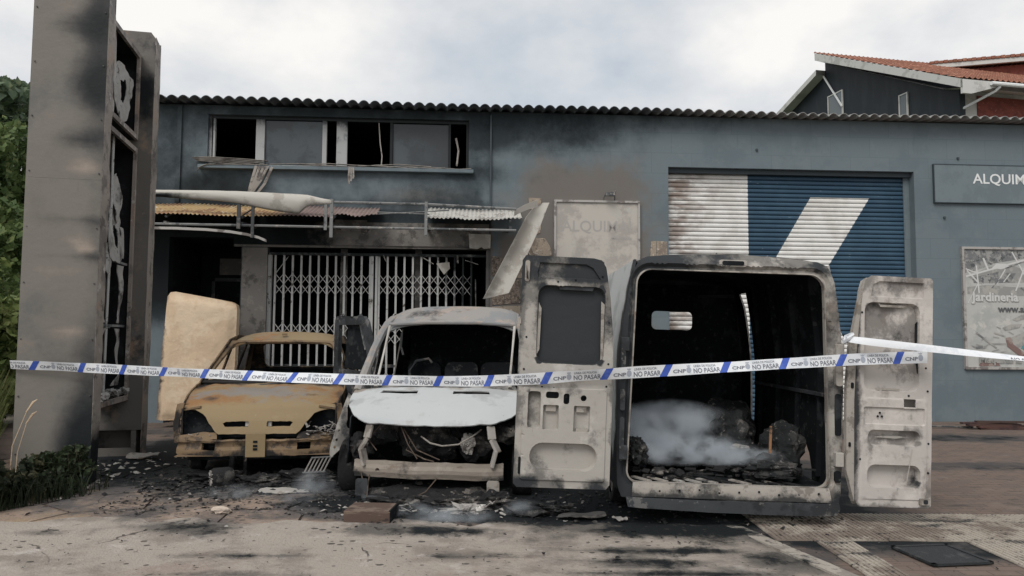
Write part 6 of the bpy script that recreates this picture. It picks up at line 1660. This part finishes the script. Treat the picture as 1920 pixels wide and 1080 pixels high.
def leaves(name, mat, parent, clumps, n, size, elong=1.6):
    """n leaf faces spread through ellipsoidal clumps [(centre, radii)]"""
    w = np.array([r[0] * r[1] * r[2] for _, r in clumps]) ** .7; w /= w.sum()
    pick = lrng.choice(len(clumps), n, p=w)
    cen = np.array([c for c, _ in clumps])[pick]; rad = np.array([r for _, r in clumps])[pick]
    d = lrng.normal(size=(n, 3)); d /= np.linalg.norm(d, axis=1)[:, None]
    rr_ = (lrng.random(n) ** .45)[:, None]
    p = cen + d * rr_ * rad
    a = lrng.normal(size=(n, 3)); a /= np.linalg.norm(a, axis=1)[:, None]
    b = np.cross(a, lrng.normal(size=(n, 3))); b /= np.linalg.norm(b, axis=1)[:, None]
    s = size * (.6 + .8 * lrng.random(n))[:, None]
    v = np.stack([p - a * s * elong * .5, p + b * s * .5, p + a * s * elong * .5, p - b * s * .5], 1).reshape(-1, 3)
    f = np.arange(4 * n).reshape(-1, 4)
    return mesh_obj(name, v.tolist(), f.tolist(), mat, parent)
def tree(label, x, y, h, w, mat, n, size, seed, cat='tree', group=None):
    r_ = random.Random(seed); z0_ = hill_z(x, y) - .3
    t = thing('tree', label, cat, (x, y, z0_), (0, 0, 0), group)
    mb = MB(); lean = r_.uniform(-.3, .3)
    mb.tube([(0, 0, 0), (lean * .3, 0, h * .25), (lean, .1, h * .55), (lean, 0, h * .85)], [w * .07, w * .055, w * .035, w * .01], 8)
    cl = []
    for i in range(9):
        a = r_.uniform(0, 6.28); zz = h * r_.uniform(.38, .92); k = (1 - abs(zz / h - .58) * 1.3)
        rr0 = w * .5 * max(.25, k) * r_.uniform(.5, 1)
        c = (lean + rr0 * math.cos(a), rr0 * math.sin(a), zz)
        mb.tube([(lean * .8, 0, zz * .7), (c[0] * .6, c[1] * .6, zz * .88), c], [w * .025, w * .015, w * .005], 5)
        cl.append((c, (w * r_.uniform(.18, .3), w * r_.uniform(.18, .3), h * r_.uniform(.10, .17))))
    cl.append(((lean, 0, h * .65), (w * .3, w * .3, h * .25)))
    mb.build('trunk', M['bark'], t, True)
    leaves('crown', mat, t, cl, n, size)
    return t
tl = random.Random(31)
TG = 'trees on the hillside left of the totem'
k = 0
for i in range(16):
    y = 34 + 2.2 * (i % 6) + tl.uniform(-1, 1); x = -.70 * y - 1.0 - (i // 6) * 3.6 + tl.uniform(-.8, .8)
    tree('dark dense tree on the wooded hill beyond the left end of the warehouse', x, y, tl.uniform(5.0, 7.2), tl.uniform(4.6, 6), M['leaf_dark'], 5200, .30, 100 + i, group=TG)
for i in range(9):
    y = 22 + 1.7 * (i % 4); x = -.70 * y - .6 - (i // 4) * 2.2
    tree('mid green bushy tree halfway up the slope left of the totem sign', x, y, tl.uniform(5.0, 6.6), tl.uniform(3.4, 4.4), M['leaf_mid'], 5200, .17, 200 + i, group='bushy trees on the slope')
BG = 'bushes behind the totem sign'
for i in range(8):
    y = 12.5 + 1.1 * i * .8; x = -.70 * y - .2 + (i % 2) * .9 - .5
    z0_ = max(0, hill_z(x, y)) - .1
    b = thing('bush', 'light green leafy bush growing behind the left edge of the totem sign', 'bush', (x, y, z0_), group=BG)
    r_ = random.Random(i); hh = tl.uniform(2.0, 3.6)
    cl = [((r_.uniform(-.5, .5), r_.uniform(-.5, .5), hh * r_.uniform(.25, .85)), (r_.uniform(.35, .6), r_.uniform(.35, .6), hh * r_.uniform(.15, .25))) for _ in range(8)]
    leaves('foliage', M['leaf_light'] if i % 3 else M['leaf_mid'], b, cl, 3200, .10)
    m = MB()
    for q in range(4): a = q * 1.6; m.tube([(0, 0, 0), (.15 * math.cos(a), .15 * math.sin(a), hh * .4), (.4 * math.cos(a), .4 * math.sin(a), hh * .8)], [.03, .02, .008], 5)
    m.build('stem', M['bark'], b)
def blades(name, label, cat, mat, n, area, h0, h1, w, bend=.3):
    p = np.array([area(lrng) for _ in range(n)]); h = h0 + (h1 - h0) * lrng.random(n)
    a = lrng.random(n) * 6.283; dx, dy = np.cos(a), np.sin(a); q = lrng.random(n) * 6.283
    bx2, by2 = np.cos(q) * h * bend, np.sin(q) * h * bend
    z = np.array([max(0, hill_z(px, py) - .25) for px, py in p])
    o = np.zeros(n)
    v = np.stack([np.stack([p[:, 0] - dx * w, p[:, 1] - dy * w, z], 1), np.stack([p[:, 0] + dx * w, p[:, 1] + dy * w, z], 1),
                  np.stack([p[:, 0] + bx2 * .4 + dx * w * .7, p[:, 1] + by2 * .4 + dy * w * .7, z + h * .6], 1), np.stack([p[:, 0] + bx2 * .4 - dx * w * .7, p[:, 1] + by2 * .4 - dy * w * .7, z + h * .6], 1),
                  np.stack([p[:, 0] + bx2, p[:, 1] + by2, z + h * .97], 1)], 1).reshape(-1, 3)
    f = []
    for i in range(n): k5 = i * 5; f += [(k5, k5 + 1, k5 + 2, k5 + 3), (k5 + 3, k5 + 2, k5 + 4)]
    return tag(mesh_obj(name, v.tolist(), f, mat), label, cat, kind='stuff')
blades('tall_grass', 'tall yellow green grass growing left of the totem sign', 'grass', M['grass'], 9000, (lambda g: (lambda y: (-.655 * y - .3 - 2.6 * g.random(), y))(7.4 + 5.5 * g.random())), .5, 1.25, .007)
blades('tall_grass', 'dark scorched grass at the foot of the totem sign', 'grass', M['weed'], 420, (lambda g: (lambda u: ((u - 960) / 1400 * (6.75 + u * .0042), 6.75 + u * .0042 + .5 * g.random() ** 2))(-150 + 330 * g.random())), .10, .34, .005)
wd = random.Random(9)
WG = 'dark weeds at the foot of the totem'
for i in range(15):
    u = -90 + 17 * i; y = 6.85 + u * .0042 + wd.uniform(0, .35); x = (u - 960) / 1400 * y
    y = min(y, 7.72)
    w_ = thing('weed', 'dark leafy weed at the front left foot of the totem sign', 'weed', (x, y, 0), group=WG)
    hh = wd.uniform(.16, .45) + .16 * (i < 7)
    cl = [((wd.uniform(-.1, .1), wd.uniform(-.1, .1), hh * wd.uniform(.2, .95)), (.13, .13, .09)) for _ in range(6)]
    leaves('foliage', M['weed'], w_, cl, 620, .042, 1.7)
    m = MB()
    for q in range(5): a = wd.uniform(0, 6.28); m.tube([(0, 0, 0), (.05 * math.cos(a), .05 * math.sin(a), hh * .5), (.10 * math.cos(a), .1 * math.sin(a), hh)], [.006, .004, .002], 4)
    m.build('stem', M['bark'], w_)
for i in range(2):
    x, y = (-4.82, 7.35) if i == 0 else (-4.70 - .14 * i, 7.3)
    s_ = thing('dry_stalk', 'thin dry pale stalk with seed head leaning across the totem foot', 'plant', (x, y, 0), group='dry stalks by the totem')
    hh = .75 + .12 * i if i < 2 else .55
    MB().tube([(0, 0, 0), (.02, 0, hh * .6), (.10 + .05 * i, 0, hh)], [.005, .004, .003], 4).build('stem', M['mattress'], s_)
    MB().tube([(.09 + .05 * i, 0, hh - .02), (.15 + .05 * i, 0, hh + .07), (.19 + .05 * i, 0, hh + .10)], [.006, .012, .003], 5).build('seed_head', M['mattress'], s_)

# ------------------------------------------------------------------ house on the slope behind
M['tile'] = mk('terracotta_roof_tiles', (.25, .105, .07), [((.20, .09, .06), 1.6, .4, .66), ((.40, .2, .13), 5, .52, .72), ((.16, .10, .08), 3, .6, .8, .7)], rough=.85, coord='Object')
M['slate'] = mk('dark_slate_cladding', (.013, .018, .024), [((.02, .025, .031), 2, .4, .7, 1, (1, 1, .2))], rough=.6)
M['render_w'] = mk('white_house_render', (.55, .55, .53), [((.42, .42, .40), 1.2, .45, .7)], rough=.8)
M['brick'] = mk('red_brick_wall', (.24, .07, .055), [((.18, .055, .045), 3, .4, .66), ((.3, .11, .085), 9, .55, .75)], rough=.85)
M['glass'] = mk('dull_window_glass', (.10, .12, .13), rough=.15, spec=.6)
hs = thing('house', 'house with terracotta tiled roof and black clad gable rising behind the warehouse roof', 'house', (16.7, 27.4, .3), (0, 0, R(12)))
# local: x runs along the eave to the right, y back along the gable towards the ridge
ZE, ZR, GB = 10.85, 14.95, 8.0
EX = 12.0
gab = [(0, 1), (0, ZE + .18), (GB, ZR - .1), (GB, 1)]
mesh_obj('gable_wall', [(0.0, y, z) for y, z in gab] + [(.25, y, z) for y, z in gab], [(0, 1, 2, 3), (7, 6, 5, 4), (0, 4, 5, 1), (3, 2, 6, 7)], M['slate'], hs)
MB().box(.256, .3, 1, EX, .55, ZE - 1.1).build('front_wall', M['render_w'], hs)
MB().box(1.05, .27, ZE - 2.15, EX, .298, ZE - .28).build('brick_band', M['brick'], hs)
MB().box(1.05, .268, 7, EX, .298, ZE - 2.75).build('brick_band', M['brick'], hs)
MB().box(.256, .305, ZE - 1.1, EX, .55, ZE + .2).build('front_wall', M['render_w'], hs)
def tiles(name, x0, x1, y0, y1, za, zb, pitch=.24):
    n_ = int((x1 - x0) / .04); vs = []; fs = []; rows_ = int((y1 - y0) / .35)
    for i in range(n_ + 1):
        x = x0 + (x1 - x0) * i / n_; w = .035 * math.cos(2 * math.pi * x / pitch)
        for j in range(rows_ + 1):
            t = j / rows_
            for e_ in (0, 1):
                if e_ == 1 and j == rows_: continue
                vs.append((x, y0 + (y1 - y0) * (t + (.98 / rows_ if e_ else 0)), za + (zb - za) * (t + (.98 / rows_ if e_ else 0)) + w + (-.03 if e_ else .02)))
    per = 2 * rows_ + 1
    for i in range(n_):
        for j in range(per - 1): a = i * per + j; fs.append((a, a + per, a + per + 1, a + 1))
    return mesh_obj(name, vs, fs, M['tile'], hs, True)
tiles('tiled_roof', -.55, EX, -.75, GB + .05, ZE - .05, ZR + .12)
m = MB(); m.prism([(0, 0)] * 3, 0, 0) if False else None
rk = MB()
rk.add([(-.56, -.75, ZE - .42), (-.56, GB, ZR - .30), (-.56, GB, ZR + .06), (-.56, -.75, ZE - .10), (-.46, -.75, ZE - .42), (-.46, GB, ZR - .30), (-.46, GB, ZR + .06), (-.46, -.75, ZE - .10)], [(0, 3, 2, 1), (4, 5, 6, 7), (0, 4, 7, 3), (1, 2, 6, 5), (0, 1, 5, 4)])
rk.add([(-.45, -.75, ZE - .40), (EX, -.75, ZE - .40), (EX, .3, ZE - .12), (-.45, .3, ZE - .12), (-.45, GB, ZR - .31), (.0, GB, ZR - .31), (0, .3, ZE - .12)], [(0, 3, 2, 1), (3, 6, 5, 4)])
rk.add([(-.56, -.76, ZE - .10), (-.56, -.76, ZE - .62), (-.2, -.76, ZE - .62), (.9, -.76, ZE - .3), (.9, -.76, ZE - .1), (-.56, -.66, ZE - .10), (-.56, -.66, ZE - .62), (-.2, -.66, ZE - .62), (.9, -.66, ZE - .3), (.9, -.66, ZE - .1)],
       [(0, 1, 2, 3, 4), (9, 8, 7, 6, 5), (0, 5, 6, 1), (1, 6, 7, 2), (2, 7, 8, 3)])
rk.build('verge_board', M['render_w'], hs)
MB().tube([(.6, -.84, ZE - .2), (EX, -.84, ZE - .18)], .075, 8).build('gutter', M['white'], hs, True)
MB().tube([(1.0, -.82, ZE - .28), (.9, -.7, ZE - .42), (.1, .1, ZE - .95), (.08, .14, ZE - 1.1), (.08, .14, 6)], .05, 7).build('downpipe', M['white'], hs, True)
wing = Matrix.Rotation(R(-12), 4, 'Z') @ Matrix.Translation((-16.0, -27.4, 0)) @ Matrix.Translation((19.3, 34.6, 0)) @ Matrix.Rotation(R(-16), 4, 'Z')
MB().box(0, 0, 9, 7, .3, 13.95, wing).build('brick_band', M['brick'], hs)
MB().box(-.3, -.45, 13.98, 7.4, -.30, 14.18, wing).build('verge_board', M['render_w'], hs)
w2 = MB()
for q in range(40): w2.box(-.35 + q * .195, -.5, 14.19, -.35 + q * .195 + .17, 2.6, 14.30 + .02 * (q % 2), wing)
w2.build('tiled_roof', M['tile'], hs)
# lower back roof falling away to the left
bk = MB(); bk.add([(-.5, GB, ZR - .75), (-.5, GB + 5.2, ZR - 2.4), (3, GB + 5.2, ZR - 2.4), (3, GB, ZR - .75), (-.5, GB, ZR - 1.0), (-.5, GB + 5.2, ZR - 2.65), (3, GB + 5.2, ZR - 2.65), (3, GB, ZR - 1.0)], [(0, 1, 2, 3), (7, 6, 5, 4), (0, 4, 5, 1), (1, 5, 6, 2), (2, 6, 7, 3)])
bk.build('back_roof', M['render_w'], hs)
mesh_obj('gable_wall', [(.0, GB + .003, 1), (.0, GB + .003, ZR - .95), (.0, GB + 4.6, ZR - 2.42), (0, GB + 4.6, 1), (.2, GB + .003, 1), (.2, GB + .003, ZR - .95), (.2, GB + 4.6, ZR - 2.42), (.2, GB + 4.6, 1)], [(0, 1, 2, 3), (7, 6, 5, 4), (1, 5, 6, 2), (2, 6, 7, 3)], M['slate'], hs)
def hwin(y0, y1, z0_, z1_):
    f = MB(); f.box(-.06, y0, z0_, -.002, y0 + .05, z1_); f.box(-.06, y1 - .05, z0_, -.002, y1, z1_); f.box(-.06, y0 + .05, z1_ - .05, -.002, y1 - .05, z1_); f.box(-.06, y0 + .05, z0_, -.002, y1 - .05, z0_ + .05)
    w_ = f.build('window', M['render_w'], hs); MB().box(-.03, y0 + .05, z0_ + .05, -.003, y1 - .05, z1_ - .05).build('pane', M['glass'], w_)
hwin(GB - 1.3, GB - .2, 10.2, ZR - 2.1); hwin(2.6, 3.1, ZE - 1.0, ZE + .55); hwin(GB + 2.3, GB + 3.3, 9.5, ZR - 2.75)
MB().bar((-.08, GB + .05, ZR - 1.0), (-.08, GB - 1.3, ZR - 2.9), .06).build('stay_pole', M['white'], hs)
